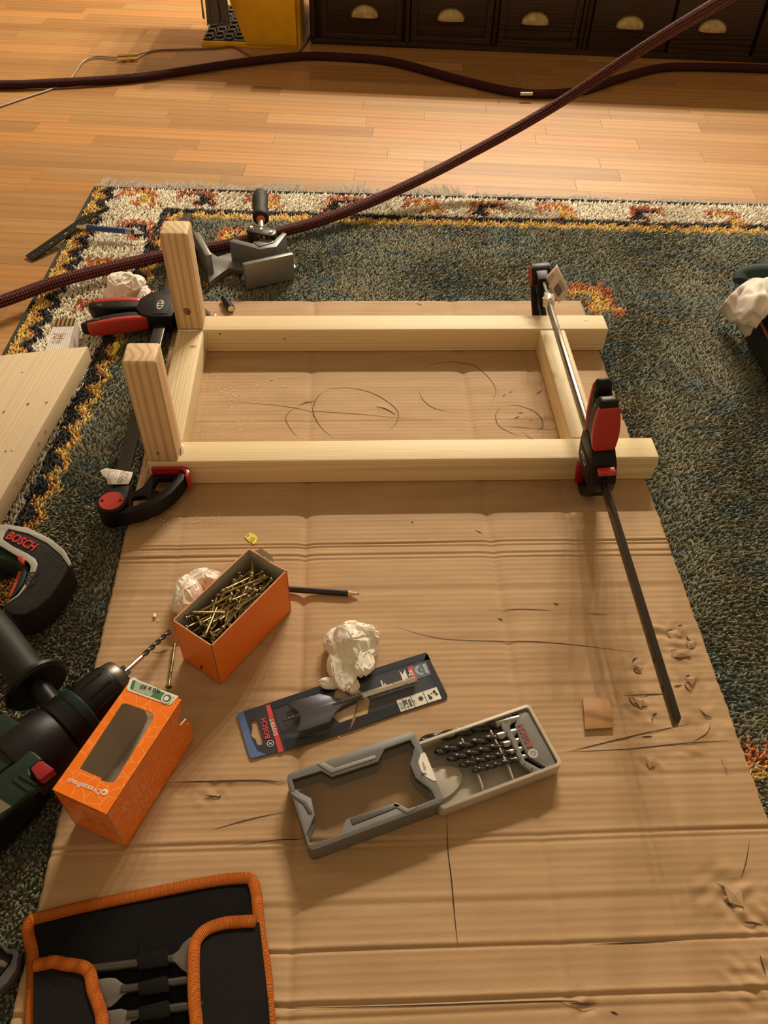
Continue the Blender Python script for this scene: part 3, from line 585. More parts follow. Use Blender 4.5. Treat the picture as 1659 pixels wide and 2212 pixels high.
# ================================================================== ROPES
def rope_mat(name, c1_, c2_, nu=2*PI/.0085, nv=7):
    m = bpy.data.materials.new(name); m.use_nodes = True; nt = m.node_tree; p = nt.nodes['Principled BSDF']; L = nt.links.new
    tc = nt.nodes.new('ShaderNodeUVMap'); sp_ = nt.nodes.new('ShaderNodeSeparateXYZ'); L(tc.outputs[0], sp_.inputs[0])
    def mth(op, a, b_=None, v=None):
        x = nt.nodes.new('ShaderNodeMath'); x.operation = op; L(a, x.inputs[0])
        if b_ is not None: L(b_, x.inputs[1])
        elif v is not None: x.inputs[1].default_value = v
        return x.outputs[0]
    U = mth('MULTIPLY', sp_.outputs[0], v=nu); V_ = mth('MULTIPLY', sp_.outputs[1], v=2 * PI * nv)
    a = mth('SINE', mth('ADD', U, V_)); c = mth('SINE', mth('SUBTRACT', U, V_)); pr = mth('MULTIPLY', a, c)
    r = nt.nodes.new('ShaderNodeValToRGB'); r.color_ramp.elements[0].position = .40; r.color_ramp.elements[0].color = (*c1_, 1); r.color_ramp.elements[1].position = .62; r.color_ramp.elements[1].color = (*c2_, 1)
    h = mth('MULTIPLY_ADD', pr, v=.5); h.node.inputs[2].default_value = .5; L(h, r.inputs[0]); L(r.outputs[0], p.inputs['Base Color']); p.inputs['Roughness'].default_value = .7; p.inputs['Specular IOR Level'].default_value = .2
    bp = nt.nodes.new('ShaderNodeBump'); bp.inputs['Distance'].default_value = .0016; L(mth('ABSOLUTE', pr), bp.inputs['Height']); L(bp.outputs[0], p.inputs['Normal']); return m
ROPE = rope_mat('maroon_braid', (.008, .004, .004), (.24, .055, .048), nu=2 * PI / .0095, nv=6); ROPE2 = rope_mat('dull_maroon_braid', (.030, .010, .012), (.115, .026, .030), nu=2 * PI / .006, nv=9)
pts = [(-620, 800, -.012), (-340, 735, -.010), (-140, 690, .004), (0, 652, .008), (100, 616, .009), (200, 588, .010), (335, 556, .010), (430, 540, .004), (500, 527, .004), (600, 503, .006), (700, 474, .010), (800, 436, .018), (900, 391, .035), (1000, 340, .060), (1125, 272, .110), (1250, 196, .180), (1400, 97, .30), (1575, -8, .45), (1760, -118, .60)]
b = MB(); P = spline([W(*p) for p in pts], 7); b.tube(P, .0108, 14, uv=True); single(b, 'rope', ROPE, 'thick maroon braided rope stretched from upper right down across the rug', 'rope', P[0], group=None, recalc=False)
pts = [(-700, 190), (-300, 196), (-60, 186), (0, 183), (80, 181), (300, 167), (500, 138), (640, 122), (735, 123), (850, 134), (1000, 174), (1130, 201), (1250, 197), (1330, 172), (1420, 148), (1500, 144), (1659, 149), (1760, 160)]
b = MB(); P = spline([W(*p, FZ + .0115) for p in pts], 6); b.tube(P, .0108, 12, uv=True)
rp = thing('rope', 'dull maroon braided rope lying in a wave on the parquet before the cabinet', 'rope', P[0]); b.build('cord', ROPE2, rp, recalc=False)
b = MB(); c = W(1137, 204.5, FZ + .016); b.tube([c + Vector((-.016, 0, .002)), c + Vector((.016, .001, .002))], .0045, 8); b.build('white_tape', CREAMP, rp)
# thin lead with two brass plug connectors
pts = [(-20, 234), (0, 229), (50, 212), (115, 190), (150, 172), (178, 134), (205, 122), (252, 124)]
CBL = M('grey_flex_cable', (.34, .25, .19), .5)
ca = thing('speaker_cable', 'thin twin cable with two brass plugs on the parquet at upper left', 'cable', W(0, 229, FZ + .003))
for dv in (0, 4): b = MB(); b.tube(spline([W(u, v + dv * (1 if u > 190 else .3), FZ + .003) for u, v in pts], 6), .0019, 6); b.build('lead', CBL, ca)
for dv in (0, 8): b = MB(); b.tube(spline([W(u, v + dv * (1 if u < 310 else .2), FZ + .003) for u, v in ((300, 117), (318, 113), (340, 108), (400, 106), (460, 104), (500, 100), (522, 108), (545, 123), (560, 131))], 6), .0017, 6); b.build('lead', M('brown_flex_cable', (.16, .08, .05), .5), ca)
b = MB(); b.tube(spline([W(u, v, FZ + .003) for u, v in ((640, 117), (650, 108), (662, 92), (672, 72), (674, 55))], 6), .002, 6); b.build('lead', M('dark_flex_cable', (.09, .05, .04), .5), ca)
b = MB(); b.tube(spline([W(u, v, FZ + .002) for u, v in ((0, 190), (60, 192), (150, 189), (250, 178), (330, 166))], 6), .0016, 6); b.build('lead', CBL, ca)
for dv in (0, 9):
    p, q = W(253, 120.5 + dv, FZ + .006), W(299, 117.5 + dv, FZ + .006); b = MB()
    b.tube([p, p.lerp(q, .3), p.lerp(q, .31), p.lerp(q, .42), p.lerp(q, .43), p.lerp(q, .58), p.lerp(q, .59), p.lerp(q, .7), p.lerp(q, .71), q], [.0036, .0050, .0056, .0056, .0036, .0036, .0056, .0056, .0050, .0034], 12); b.build('brass_plug', GOLD, ca)
# ================================================================== CABINET
CA = Matrix.Translation((.2096, 1.8451, FZ)) @ Matrix.Rotation(math.radians(-4.926), 4, 'Z')
cab = thing('apothecary_cabinet', 'low dark stained drawer cabinet with brass cup handles, along the back', 'cabinet', mat=CA)
def lb(mb, x0, x1, y0, y1, z0, z1): return mb.box(((x0 + x1) / 2, (y0 + y1) / 2, (z0 + z1) / 2), (x1 - x0, y1 - y0, z1 - z0))
DARKW = WALNUT; CH = .46
b = MB(); lb(b, -.035, 2.1, .016, .40, .0, CH); b.build('carcass', DARKW, cab, bev=.003, local=True)
b = MB(); lb(b, -.05, 2.12, -.012, .41, CH, CH + .024); b.build('top_board', DARKW, cab, bev=.004, local=True)
b = MB(); lb(b, -.03, 2.1, .004, .03, .0, .016); b.build('plinth', DARKW, cab, bev=.002, local=True)
for x in (-.030, .246, .500, .752, .766): b = MB(); lb(b, x, x + .012, .002, .03, .012, CH); b.build('stile', DARKW, cab, bev=.002, local=True)
xs_ = [(.000, .236, .127), (.262, .496, .376), (.516, .748, .618), (.782, 1.004, .890), (1.014, 1.250, 1.125), (1.262, 1.50, 1.38), (1.512, 1.75, 1.63)]
def cup(parent, x, z):
    n = 14; m = 7; b = MB(); rows = []
    for i in range(m + 1):
        th = PI / 2 * i / m; row = []
        for k in range(n + 1):
            a = PI * k / n; row.append(b.bm.verts.new((x + .044 * math.cos(a) * math.cos(th) ** .6 if i < m else x, -.024 * math.sin(th) + .002, z + .034 * math.sin(a) * (math.cos(th) ** .8 if i < m else 0) )))
        rows.append(row)
    for i in range(m):
        for k in range(n): b._f((rows[i][k], rows[i][k + 1], rows[i + 1][k + 1], rows[i + 1][k]))
    bmesh.ops.remove_doubles(b.bm, verts=b.bm.verts, dist=.0001)
    h = b.build('cup_handle', ABRASS, parent, local=True, smooth=60)
    return h
for x0, x1, hx in xs_:
    for row in (0, 1):
        z0 = .018 + row * .222; z1 = z0 + .208; b = MB()
        if hx < .7:
            b.plate([(x0, z0), (x1, z0), (x1, z1), (x0, z1)], -.012, .012, holes=[[(x0 + .016, z0 + .016), (x1 - .016, z0 + .016), (x1 - .016, z1 - .016), (x0 + .016, z1 - .016)]], T=Matrix.Translation((0, 0.008, 0)) @ Matrix.Rotation(PI / 2, 4, 'X'))
            lb(b, x0 + .01, x1 - .01, .002, .014, z0 + .01, z1 - .01)
        else: lb(b, x0, x1, -.003, .016, z0, z1)
        d = b.build('drawer', DARKW, cab, bev=.002, local=True); cup(d, hx, z0 + .063)
        for s in (-1, 1): b = MB(); b.ico((hx + s * .0385, -.004, z0 + .067), .0032, 1, sc=(1, .6, 1)); b.build('screw_head', GOLD, d, local=True)
# ================================================================== YELLOW STEP BOX
YA = Matrix.Translation((-.1402, 1.8206, FZ)) @ Matrix.Rotation(math.radians(-3.45), 4, 'Z')
yb = thing('yellow_stool', 'bright yellow metal step box with black honeycomb mat, beside the cabinet', 'stool', mat=YA)
b = MB(); lb(b, 0, .285, 0, .34, .0, .014); b.build('base_tray', YELLOW, yb, bev=.002, local=True)
b = MB(); b.plate([(.131, .004), (.285, 0), (.300, .36), (.02, .36)], -.008, .0, T=Matrix.Rotation(PI / 2, 4, 'X')); b.build('front_panel', YELLOW, yb, bev=.0015, local=True)
b = MB(); b.plate([(0, 0), (.30, 0), (.30, .36), (0, .36)], -.34, -.332, T=Matrix.Translation((0, 0, 0)) @ Matrix.Rotation(PI / 2, 4, 'X')); 
b = MB(); lb(b, .277, .289, 0, .34, .0, .36); b.build('side_panel', YELLOW, yb, bev=.0015, local=True)
b = MB(); lb(b, .0, .30, -.01, .34, .36, .375); b.build('top_panel', YELLOW, yb, bev=.002, local=True)
b = MB(); lb(b, .004, .274, .006, .332, .014, .0165); mt = b.build('mat', BLK, yb, local=True)
MATR = M('black_honeycomb_rubber', (.030, .028, .026), .5); mm = None
for i in range(9):
    for j in range(8):
        cx = .02 + i * .029; cy = .024 + j * .040 + (.020 if i % 2 else 0)
        if cx > .268 or cy > .32: continue
        if mm is None:
            b = MB(); b.plate([(.0155 * math.cos(k * PI / 3), .0235 * math.sin(k * PI / 3)) for k in range(6)], 0, .005, holes=[[(.0115 * math.cos(k * PI / 3), .0175 * math.sin(k * PI / 3)) for k in range(6)]]); o = b.build('honeycomb_cell', MATR, mt, local=True, smooth=0); mm = o.data
        else: o = bpy.data.objects.new('honeycomb_cell', mm); COL.objects.link(o); o.parent = mt
        o.location = (cx, cy, .0165)
TAS = M('grey_wool_tassel', (.16, .135, .115), .95)
tl = YA @ Vector((.055, -.03, .30)); tt = thing('wool_tassel', 'grey wool tassel hanging before the yellow stool at the top edge', 'tassel', tl)
b = MB(); rt = random.Random(2)
for i in range(60):
    a = rt.random() * 2 * PI; r = rt.random() ** .5 * .030; p = tl + Vector((r * math.cos(a), r * math.sin(a) * .6, 0)); e = W(482 + (r * math.cos(a)) * 900, 15 - rt.random() * 5, .045) ; e = Vector((e.x, tl.y + .01 * math.sin(a), .042 + rt.random() * .02))
    b.tube([p, p.lerp(e, .5) + Vector((rt.gauss(0, .003), 0, 0)), e], .0022, 4)
o = b.build('strands', TAS, tt); o['kind'] = 'stuff'
b = MB(); b.tube([tl + Vector((0, 0, -.01)), tl + Vector((0, 0, .05)), tl + Vector((0, 0, .11))], [.03, .024, .004], 14); b.build('tassel_head', TAS, tt)
# ================================================================== ANGLE CLAMP
ac = thing('angle_clamp', 'grey cast corner clamp with black screw handle, on the rug behind the frame', 'clamp', W(540, 590, -.006))
zb, zt = -.006, .0445
def wallpx(nm, a, bq, th, ex=0):
    A, B = W(*a, zt), W(*bq, zt); d = (B - A).normalized(); nn = Vector((-d.y, d.x, 0)) * th
    b = MB(); b.plate(xy([A, B, B + nn, A + nn]), zb, zt); return b.build(nm, GREYM, ac, bev=.0012)
wallpx('jaw_wall', (527, 573), (634, 549), .010); wallpx('jaw_wall', (443.5, 552), (417, 502), -.0115)
b = MB(); b.plate(xy(WL([(444, 566), (440, 535), (470, 556), (497, 548), (560, 540), (620, 545), (640, 578), (620, 592), (540, 612), (522, 604), (528, 584), (497, 580), (478, 592), (452, 612)], .004)), -.006, .006); b.build('base_plate', GREYM, ac, bev=.0012)
b = MB(); b.plate(xy(WL([(495, 521), (505, 515.5), (545, 525.5), (548, 521), (587, 517), (591, 519.5), (610, 502), (619, 504), (597, 533), (560, 538.5)], zt)), .004, zt); b.build('sliding_jaw', GREYM, ac, bev=.001)
b = MB(); b.plate(xy(WL([(547, 525), (587, 517), (592, 524), (560, 534)], zt)), zt, zt + .0015); b.build('jaw_cap', GREYM, ac, bev=.0006)
b = MB(); pl = xy(WL([(532, 498), (536, 489), (543, 485), (556, 486), (571, 489), (597, 496), (596, 502), (590, 508), (583, 509), (575, 508), (540, 500)], .055)); b.plate(pl, .0515, .055); br = b.build('bracket_plate', M('black_pressed_steel', (.022, .021, .020), .35, .2), ac, bev=.0008)
for u, v in ((543, 490.5), (585.5, 500.5), (564.5, 494.5)): b = MB(); c = W(u, v, .0565); b.tube([c - Vector((0, 0, .002)), c + Vector((0, 0, .0012))], [.0040, .0030], 12); b.build('rivet', STEEL, br)
for u, v in ((540, 500), (590, 508)): b = MB(); c = W(u, v, .05); b.box((c.x, c.y + .006, .025), (.011, .012, .052)); b.build('bracket_leg', M('black_pressed_steel', (.022, .021, .020), .35, .2), ac, bev=.001)
r0, r1_ = W(566, 519, .040), W(563, 470, .050); b = MB(); d = (r1_ - r0); b.tube([r0, r0 + d * .99], .0055, 12); b.build('threaded_rod', STEEL, ac)
h0 = W(563.5, 474, .050); h1 = W(562, 417, .052); d = h1 - h0; b = MB()
b.tube([h0 + d * t for t in (0, .02, .06, .14, .22, .30, .45, .65, .85, .94, .985, 1.0)], [.010, .0135, .0155, .0160, .0150, .0138, .0155, .0165, .0155, .0135, .010, .003], 20); hd = b.build('screw_handle', RUBBER, ac, smooth=60)
b = MB(); b.tube([h0 - d * .03, h0 + d * .02], [.0078, .0088], 16); b.build('orange_collar', M('orange_plastic', (.85, .20, .02), .4), hd)
for s in (-1, 1): b = MB(); b.tube([h0 + d * t + Vector((s * .0135, 0, 0)) for t in (.40, .6, .85)], [.003, .0042, .002], 8); b.build('orange_inlay', M('orange_plastic', (.85, .20, .02), .4), hd)
# ================================================================== ORANGE SCREW BOXES
def card_mat(nm_='orange_printed_card', hi=(.90, .28, .06)):
    m = bpy.data.materials.new(nm_); m.use_nodes = True; nt = m.node_tree; p = nt.nodes['Principled BSDF']; L = nt.links.new
    tc = nt.nodes.new('ShaderNodeTexCoord'); v = nt.nodes.new('ShaderNodeTexVoronoi'); v.feature = 'DISTANCE_TO_EDGE'; v.inputs['Scale'].default_value = 75; v.inputs['Randomness'].default_value = .9
    n = nt.nodes.new('ShaderNodeTexNoise'); n.inputs['Scale'].default_value = 28; mx = nt.nodes.new('ShaderNodeMixRGB'); mx.inputs[0].default_value = .004; L(tc.outputs['Object'], mx.inputs[1]); L(n.outputs['Color'], mx.inputs[2]); L(mx.outputs[0], v.inputs['Vector'])
    r = nt.nodes.new('ShaderNodeValToRGB'); r.color_ramp.elements[0].position = .02; r.color_ramp.elements[0].color = (*hi, 1); r.color_ramp.elements[1].position = .055; r.color_ramp.elements[1].color = (.86, .185, .005, 1)
    L(v.outputs['Distance'], r.inputs[0]); L(r.outputs[0], p.inputs['Base Color']); p.inputs['Roughness'].default_value = .36; return m
OPRINT = card_mat(); OPLAIN = card_mat('orange_plain_card', (.865, .197, .012))
BL_, BW_, BH_ = .1262, .0578, .0785
def open_carton(parent, T, sides, mat, th=.0007):
    """walls of a carton: each entry is an outline in the wall's own plane"""
    for nm, M4, poly, holes in sides:
        b = MB(); b.plate(poly, -th, 0, holes=holes, T=T @ M4); ow = b.build(nm, mat, parent, smooth=0, local=False)
        b = MB(); b.plate(poly, -th * 2.2, -th * 1.05, holes=holes, T=T @ M4); b.build('inner_lining', GREYCARD, ow, smooth=0, local=False)
def wallM(o, ex, n):  # plane with x axis ex, normal n (outwards), y up or along
    ex = Vector(ex); n = Vector(n); ey = n.cross(ex); m = Matrix((ex, ey, n)).transposed().to_4x4(); m.translation = Vector(o); return m
A_ = W(477, 1479, 0); B_ = W(627, 1321, 0); T1 = frame(A_, (B_ - A_), ez=(0, 0, 1)) @ Matrix.Rotation(0, 4, 'Z')
bx = thing('screw_carton', 'open orange carton full of long yellow screws, on the cardboard', 'box', mat=T1)
R_ = lambda x1, y1: [(0, 0), (x1, 0), (x1, y1), (0, y1)]
end2 = [(0, 0), (BW_, 0), (BW_, BH_), (BW_ * .7, BH_ + .0005), (BW_ * .45, BH_ - .002), (BW_ * .2, BH_ - .0005), (0, BH_ + .001)]
open_carton(bx, T1, [('side_wall', wallM((0, 0, 0), (1, 0, 0), (0, -1, 0)), R_(BL_, BH_), []), ('side_wall', wallM((BL_, BW_, 0), (-1, 0, 0), (0, 1, 0)), R_(BL_, BH_), []),
    ('end_wall', wallM((0, BW_, 0), (0, -1, 0), (-1, 0, 0)), R_(BW_, BH_), []), ('end_wall', wallM((BL_, 0, 0), (0, 1, 0), (1, 0, 0)), end2, []), ('bottom', wallM((0, BW_, 0), (1, 0, 0), (0, 0, -1)), R_(BL_, BW_), [])], OPLAIN)
b = MB(); P = [T1 @ Vector(p) for p in ((BL_ + .001, BW_ * .35, BH_), (BL_ + .001, BW_ * .85, BH_), (BL_ + .006, BW_ * .75, BH_ + .004), (BL_ + .005, BW_ * .45, BH_ + .003))]; b._f([b.bm.verts.new(p) for p in P]); 
b._f([b.bm.verts.new(p - Vector((0, 0, .0008))) for p in P]); b.build('torn_edge', GREYCARD, bx, smooth=0, recalc=False)
# screws: 4 x 60 countersunk
def screw_mesh():
    b = MB(); n = 8; L_ = .060; prof = [(0, .0002), (.0012, .0010)]; k = 0; z = .0015
    while z < .040: prof.append((z, .00205 if k % 2 else .00130)); z += .00115; k += 1
    prof += [(.041, .00145), (.0560, .00145), (.0578, .0026), (.0592, .0039), (.060, .0040)]
    b.tube([(z, 0, 0) for z, r in prof], [r for z, r in prof], n, caps=True)
    b.plate([(.0016 * (1 if k % 2 else .62) * math.cos(k * PI / 6), .0016 * (1 if k % 2 else .62) * math.sin(k * PI / 6)) for k in range(12)], 0, .00025, mi=1, T=frame((.060, 0, 0), (0, 1, 0), ez=(1, 0, 0)))
    o = b.build('wood_screw', [ZINC, BLK], None, smooth=50, recalc=False); me = o.data; bpy.data.objects.remove(o); return me
SCM = screw_mesh(); rs = random.Random(12)
def put_screw(M4, label, group=None):
    o = bpy.data.objects.new('wood_screw', SCM); COL.objects.link(o); o.matrix_world = M4; return tag(o, label, 'screw', group)
placed = 0; tries = 0
LAB_S = 'yellow countersunk wood screw lying in the heap inside the open orange carton'
while placed < 270 and tries < 12000:
    tries += 1; layer = placed / 270; z = .006 + layer * .064 + rs.gauss(0, .001)
    yaw_ = rs.choice((rs.gauss(.45, .35), rs.gauss(-.45, .4), rs.uniform(-1.5, 1.5))) + (PI if rs.random() < .5 else 0); tilt = rs.gauss(.05, .12 + .1 * (layer > .7))
    d = Vector((math.cos(yaw_) * math.cos(tilt), math.sin(yaw_) * math.cos(tilt), math.sin(tilt)))
    c = Vector((rs.uniform(.012, BL_ - .012), rs.uniform(.010, BW_ - .010), z)); a = c - d * .03; e = c + d * .03
    ok = all(.0045 < p.x < BL_ - .0045 and .005 < p.y < BW_ - .005 and .003 < p.z < .0755 for p in (a, e))
    if not ok: continue
    put_screw(T1 @ frame(a, d, ey=(0.13, .2, .97)), LAB_S, 'screws in the open carton'); placed += 1
for (x, y, z, tl, lab) in ((.083, .020, .071, 1.25, 'screw standing head up with bright star recess, right of centre in the carton'), (.013, .012, .062, 1.1, 'bright screw head facing up in the near corner of the open carton')):
    d = Vector((math.cos(tl) * .5, -math.cos(tl) * .6, math.sin(tl))).normalized(); put_screw(T1 @ frame(Vector((x, y, z)) - d * .058, d, ey=(1, 0, 0)), lab)
p, q = W(378, 1388, .003), W(365, 1481, .004); d = (q - p).normalized(); put_screw(frame(q - d * .058, d, ey=(d.y, -d.x, 0)), 'single long yellow screw lying alone on the cardboard, left of the open carton')
# emptied carton
A_ = W(272, 1832, 0); B_ = W(419, 1595, 0); T2 = frame(A_, (B_ - A_), ez=(0, 0, 1)); BH2 = .083; BL2 = .1265; BW2 = .0595
b2 = thing('empty_carton', 'empty orange carton lying with a window in its top face, beside the drill', 'box', mat=T2)
def loc2(u, v, z=BH2): q_ = T2.inverted() @ W(u, v, z); return (q_.x, q_.y)
win = [loc2(*p) for p in ((172, 1660), (262, 1522), (268, 1519), (275, 1520), (325, 1538), (332, 1543), (333, 1550), (252, 1682), (246, 1689), (238, 1691), (217, 1685), (219, 1681))]
top = [(0, 0), (BL2 - .0005, 0)] + [(min(loc2(*p)[0], BL2 + .001), loc2(*p)[1]) for p in ((372, 1502), (350, 1492), (330, 1482), (304, 1474), (296, 1466))] + [(BL2 - .001, BW2), (0, BW2)]
b = MB(); b.plate(top, BH2 - .0008, BH2, holes=[win], T=T2); tp = b.build('top_face', OPRINT, b2, smooth=0)
b = MB(); b.plate(top, BH2 - .0018, BH2 - .0009, holes=[win], T=T2); b.build('inner_lining', GREYCARD, tp, smooth=0)
side = [(0, 0), (BL2, 0), (BL2 + .002, .030), (BL2 - .004, .038), (BL2 - .002, .046), (BL2 - .012, .050), (BL2 - .014, .062), (BL2 - .006, .072), (BL2, BH2), (0.0, BH2)]
open_carton(b2, T2, [('side_wall', wallM((0, 0, 0), (1, 0, 0), (0, -1, 0)), [(x, min(y, BH2 - .0009)) for x, y in side], []), ('side_wall', wallM((BL2, BW2, 0), (-1, 0, 0), (0, 1, 0)), R_(BL2, BH2 - .0009), []),
    ('end_wall', wallM((0, BW2, 0), (0, -1, 0), (-1, 0, 0)), R_(BW2, BH2 - .0009), []), ('bottom', wallM((0, BW2, 0), (1, 0, 0), (0, 0, -1)), R_(BL2, BW2), [])], OPRINT)
zt2 = BH2 + .0002
def pxplate(parent, nm, px, z, mat, th=.0003, **k):
    b = MB(); b.plate(xy(WL(px, z)), z, z + th, **k); return b.build(nm, mat, parent, smooth=0)
lb2 = pxplate(b2, 'size_label', [(274, 1488), (280, 1468), (284, 1466), (287, 1463), (293, 1464), (300, 1470), (328, 1481), (350, 1491), (386, 1504), (369, 1522), (364, 1523), (276, 1492)], zt2, WHITE)
pxplate(lb2, 'label_band', [(281, 1486), (286, 1471), (290, 1469), (300, 1474), (330, 1485), (352, 1495), (376, 1506), (367, 1517), (363, 1518), (283, 1489)], zt2 + .0003, M('pale_green_print', (.36, .46, .34), .5))
pxplate(lb2, 'label_band', [(281, 1486), (286, 1471), (290, 1469), (293, 1471), (288, 1490)], zt2 + .0005, M('green_print', (.05, .17, .08), .5)); pxplate(lb2, 'label_band', [(326, 1504), (338, 1490), (376, 1506), (367, 1517), (363, 1518)], zt2 + .0005, M('green_print', (.05, .17, .08), .5))
c = W(361, 1508, 0); b = MB(); cc = W(361, 1508.5, zt2 + .0008); b.plate(disc(cc.x, cc.y, .0058, 20), cc.z, cc.z + .0001); b.build('label_logo', WHITE, lb2, smooth=0); b = MB(); b.plate(disc(cc.x, cc.y, .0044, 18), cc.z + .0001, cc.z + .0002, holes=[disc(cc.x - .0008, cc.y, .0026, 12)]); b.build('label_logo', M('green_print', (.05, .17, .08), .5), lb2, smooth=0)
b = MB(); b.text('4,0 x 60', W(349, 1491.5, zt2), W(306, 1479.5, zt2), th=.0012, bold=.015); b.build('size_text', BLK, lb2, smooth=0, recalc=False)
b = MB(); b.text('Dresselhaus', W(220, 1706, zt2), W(149, 1680.5, zt2), th=.0003, bold=.012); c = W(226, 1711, zt2); b.plate(disc(c.x, c.y, .0031, 14), c.z, c.z + .0003, holes=[disc(c.x - .0006, c.y - .0004, .0014, 8)]); b.build('brand_text', WHITE, b2, smooth=0, recalc=False)
# small print on the side
PALEO = M('pale_orange_print', (.88, .42, .20), .45)
b = MB()
for i in range(4):
    for s in (0, 1): 
        x = .030 + i * .0065 + s * .001; b.plate([(x, .016 + s * .022), (x + .0012, .016 + s * .022), (x + .0012, .034 + s * .022), (x, .034 + s * .022)], .0001, .0002, T=T2 @ wallM((0, 0, 0), (1, 0, 0), (0, -1, 0)))
b.plate(disc(.020, .056, .0046, 14, .0060), .0001, .0002, holes=[disc(.0205, .055, .0030, 10, .0042)], T=T2 @ wallM((0, 0, 0), (1, 0, 0), (0, -1, 0))); b.build('side_print', PALEO, b2, smooth=0)
b = MB(); cr = [((118, 1720), (150, 1737)), ((150, 1737), (205, 1757)), ((112, 1718), (138, 1760)), ((188, 1760), (193, 1768)), ((180, 1785), (198, 1781)), ((238, 1775), (246, 1792))]
T2e = T2 @ wallM((0, BW2, 0), (0, -1, 0), (-1, 0, 0))
for p, q in (((.004, .082), (.020, .074)), ((.020, .076), (.050, .080)), ((.026, .060), (.030, .052)), ((.024, .040), (.033, .042)), ((.045, .05), (.050, .035))):
    d = Vector((q[0] - p[0], q[1] - p[1], 0)); nn = Vector((-d.y, d.x, 0)).normalized() * .0004; b._f([b.bm.verts.new(T2e @ (Vector((*r, .0002)) + s * nn)) for r, s in ((p, 1), (p, -1), (q, -1), (q, 1))])
b.build('crease', M('dark_crease', (.16, .05, .015), .8), b2, smooth=0, recalc=False)
# ================================================================== CRUMPLED TISSUES
def tissue(label, loc, r, sc, seed, name='crumpled_tissue', lift=.62, lobes=()):
    # folded paper: planar facets meeting in sharp ridges, with pinched valleys between them
    rt_ = np.random.RandomState(seed); nm = rt_.normal(size=(30, 3)); nm /= np.linalg.norm(nm, axis=1)[:, None]; hh_ = rt_.uniform(.50, 1.30, 30)
    n2_ = rt_.normal(size=(70, 3)); n2_ /= np.linalg.norm(n2_, axis=1)[:, None]; h2_ = rt_.uniform(.62, 1.25, 70); sd = Vector((seed * 3.7, seed * 1.3, seed * 7.1))
    def fac(d, N_, H_):
        t = N_ @ d; v = np.where(t > .15, H_ / np.maximum(t, .15), 9.); v = np.partition(v, 1)[:2]; return v.min(), v.max() - v.min()
    def fn(d):
        w = noise.noise_vector(d * 1.7 + sd) * .22; q = np.array(d + w); q /= np.linalg.norm(q)
        a, da = fac(q, nm, hh_); b_, db = fac(q, n2_, h2_); return .74 * a + .42 * b_ + .10 * min(1, da * 9) - .10 * min(1, db * 12) * (1 if q[0] > 0 else -.6) + .012 * noise.noise(d * 9 + sd)
    b = MB(); c = Vector(loc) + Vector((0, 0, r * sc[2] * lift)); b.ico(c, r, 6, fn, sc)
    for (ox, oy, oz, r2, sc2) in lobes:
        sd = sd + Vector((1.7, 2.9, .8)); nm = -nm[:, [1, 2, 0]]; n2_ = -n2_[:, [2, 0, 1]]; b.ico(c + Vector((ox, oy, oz)), r2, 5, fn, sc2)
    for v in b.bm.verts:
        if v.co.z < loc[2]: v.co.z = loc[2] + (v.co.z - loc[2]) * .03
    return single(b, name, TISSUE, label, 'tissue', loc, smooth=28)
def at(u, v, z): p = W(u, v, z); return Vector((p.x, p.y, 0))
p = W(760, 1395, .016); tissue('crumpled white paper tissue above the blue drill bit packet on the cardboard', (p.x, p.y, .003), .029, (1.0, 1.1, .80), 3, lobes=((-.010, -.026, -.004, .022, (.95, 1.25, .70)), (.012, -.018, -.002, .018, (.8, 1.4, .8)), (-.020, -.044, -.010, .011, (1.5, .8, .6)), (.001, -.048, -.009, .010, (.9, 1.2, .6)), (-.018, .004, -.002, .017, (.8, 1.3, .9)), (.014, .014, .0, .018, (1.1, .9, .9)), (.004, .024, -.004, .014, (1.5, .7, .8))))
p = W(268, 612, .02); tissue('crumpled white tissue on the rug behind the flat clamp', (p.x, p.y, -.006), .034, (.95, 1.0, .85), 5, lobes=((.014, .010, .0, .022, (1, 1, .8)), (-.012, -.014, -.004, .020, (1, .9, .9))))
p = W(312, 640, .015); tissue('smaller tissue scrap beside the crumpled one at the flat clamp handle', (p.x, p.y, -.005), .019, (.7, 1.5, .95), 11)
p = W(405, 1290, .014); tissue('crumpled tissue pressed against the left side of the open orange carton', (p.x, p.y, .001), .022, (.9, 1.25, .95), 14, lobes=((.006, -.018, -.004, .014, (.8, 1.4, .8)),))
p = W(446, 1254, .014); tissue('flatter tissue behind the open orange carton, near its far corner', (p.x, p.y, .001), .022, (1.2, .9, .75), 19)
# ================================================================== PENCIL, SCRAPS, CHIP
p, q = W(600, 1271, .0045), W(777, 1283.5, .004); d = (q - p); L_ = d.length; pn = thing('pencil', 'black hexagonal pencil lying behind the open orange carton', 'pencil', (p.x, p.y, .001))
pp = lambda t: p + d * t
b = MB(); b.tube([pp(-.6), pp(.86)], .0038, 6, up=(0, 0, 1)); b.build('barrel', BLK, pn, smooth=0)
b = MB(); b.tube([pp(.86), pp(.972)], [.0037, .0012], 12); b.build('sharpened_wood', M('cedar', (.62, .42, .24), .6), pn); b = MB(); b.tube([pp(.972), pp(1.)], [.0012, .0002], 8); b.build('lead_point', BLK, pn)
b = MB(); b.plate(xy(WL([(528, 1159), (540, 1150), (552, 1156), (556, 1161), (553, 1172), (548, 1175), (536, 1168)], .001)), .0005, .0012); ys_ = single(b, 'price_sticker', YPAPER, 'torn yellow price sticker lying on the cardboard behind the orange carton', 'sticker', W(542, 1163, .001), smooth=0)
b = MB(); b.text('25', W(544, 1171, .002), W(552, 1163, .002), th=.0003); b.text('H', W(535, 1160, .002), W(540, 1157, .002), th=.0003); b.build('sticker_text', BLK, ys_, smooth=0, recalc=False); ys_.children[0].location = (0, 0, 0)
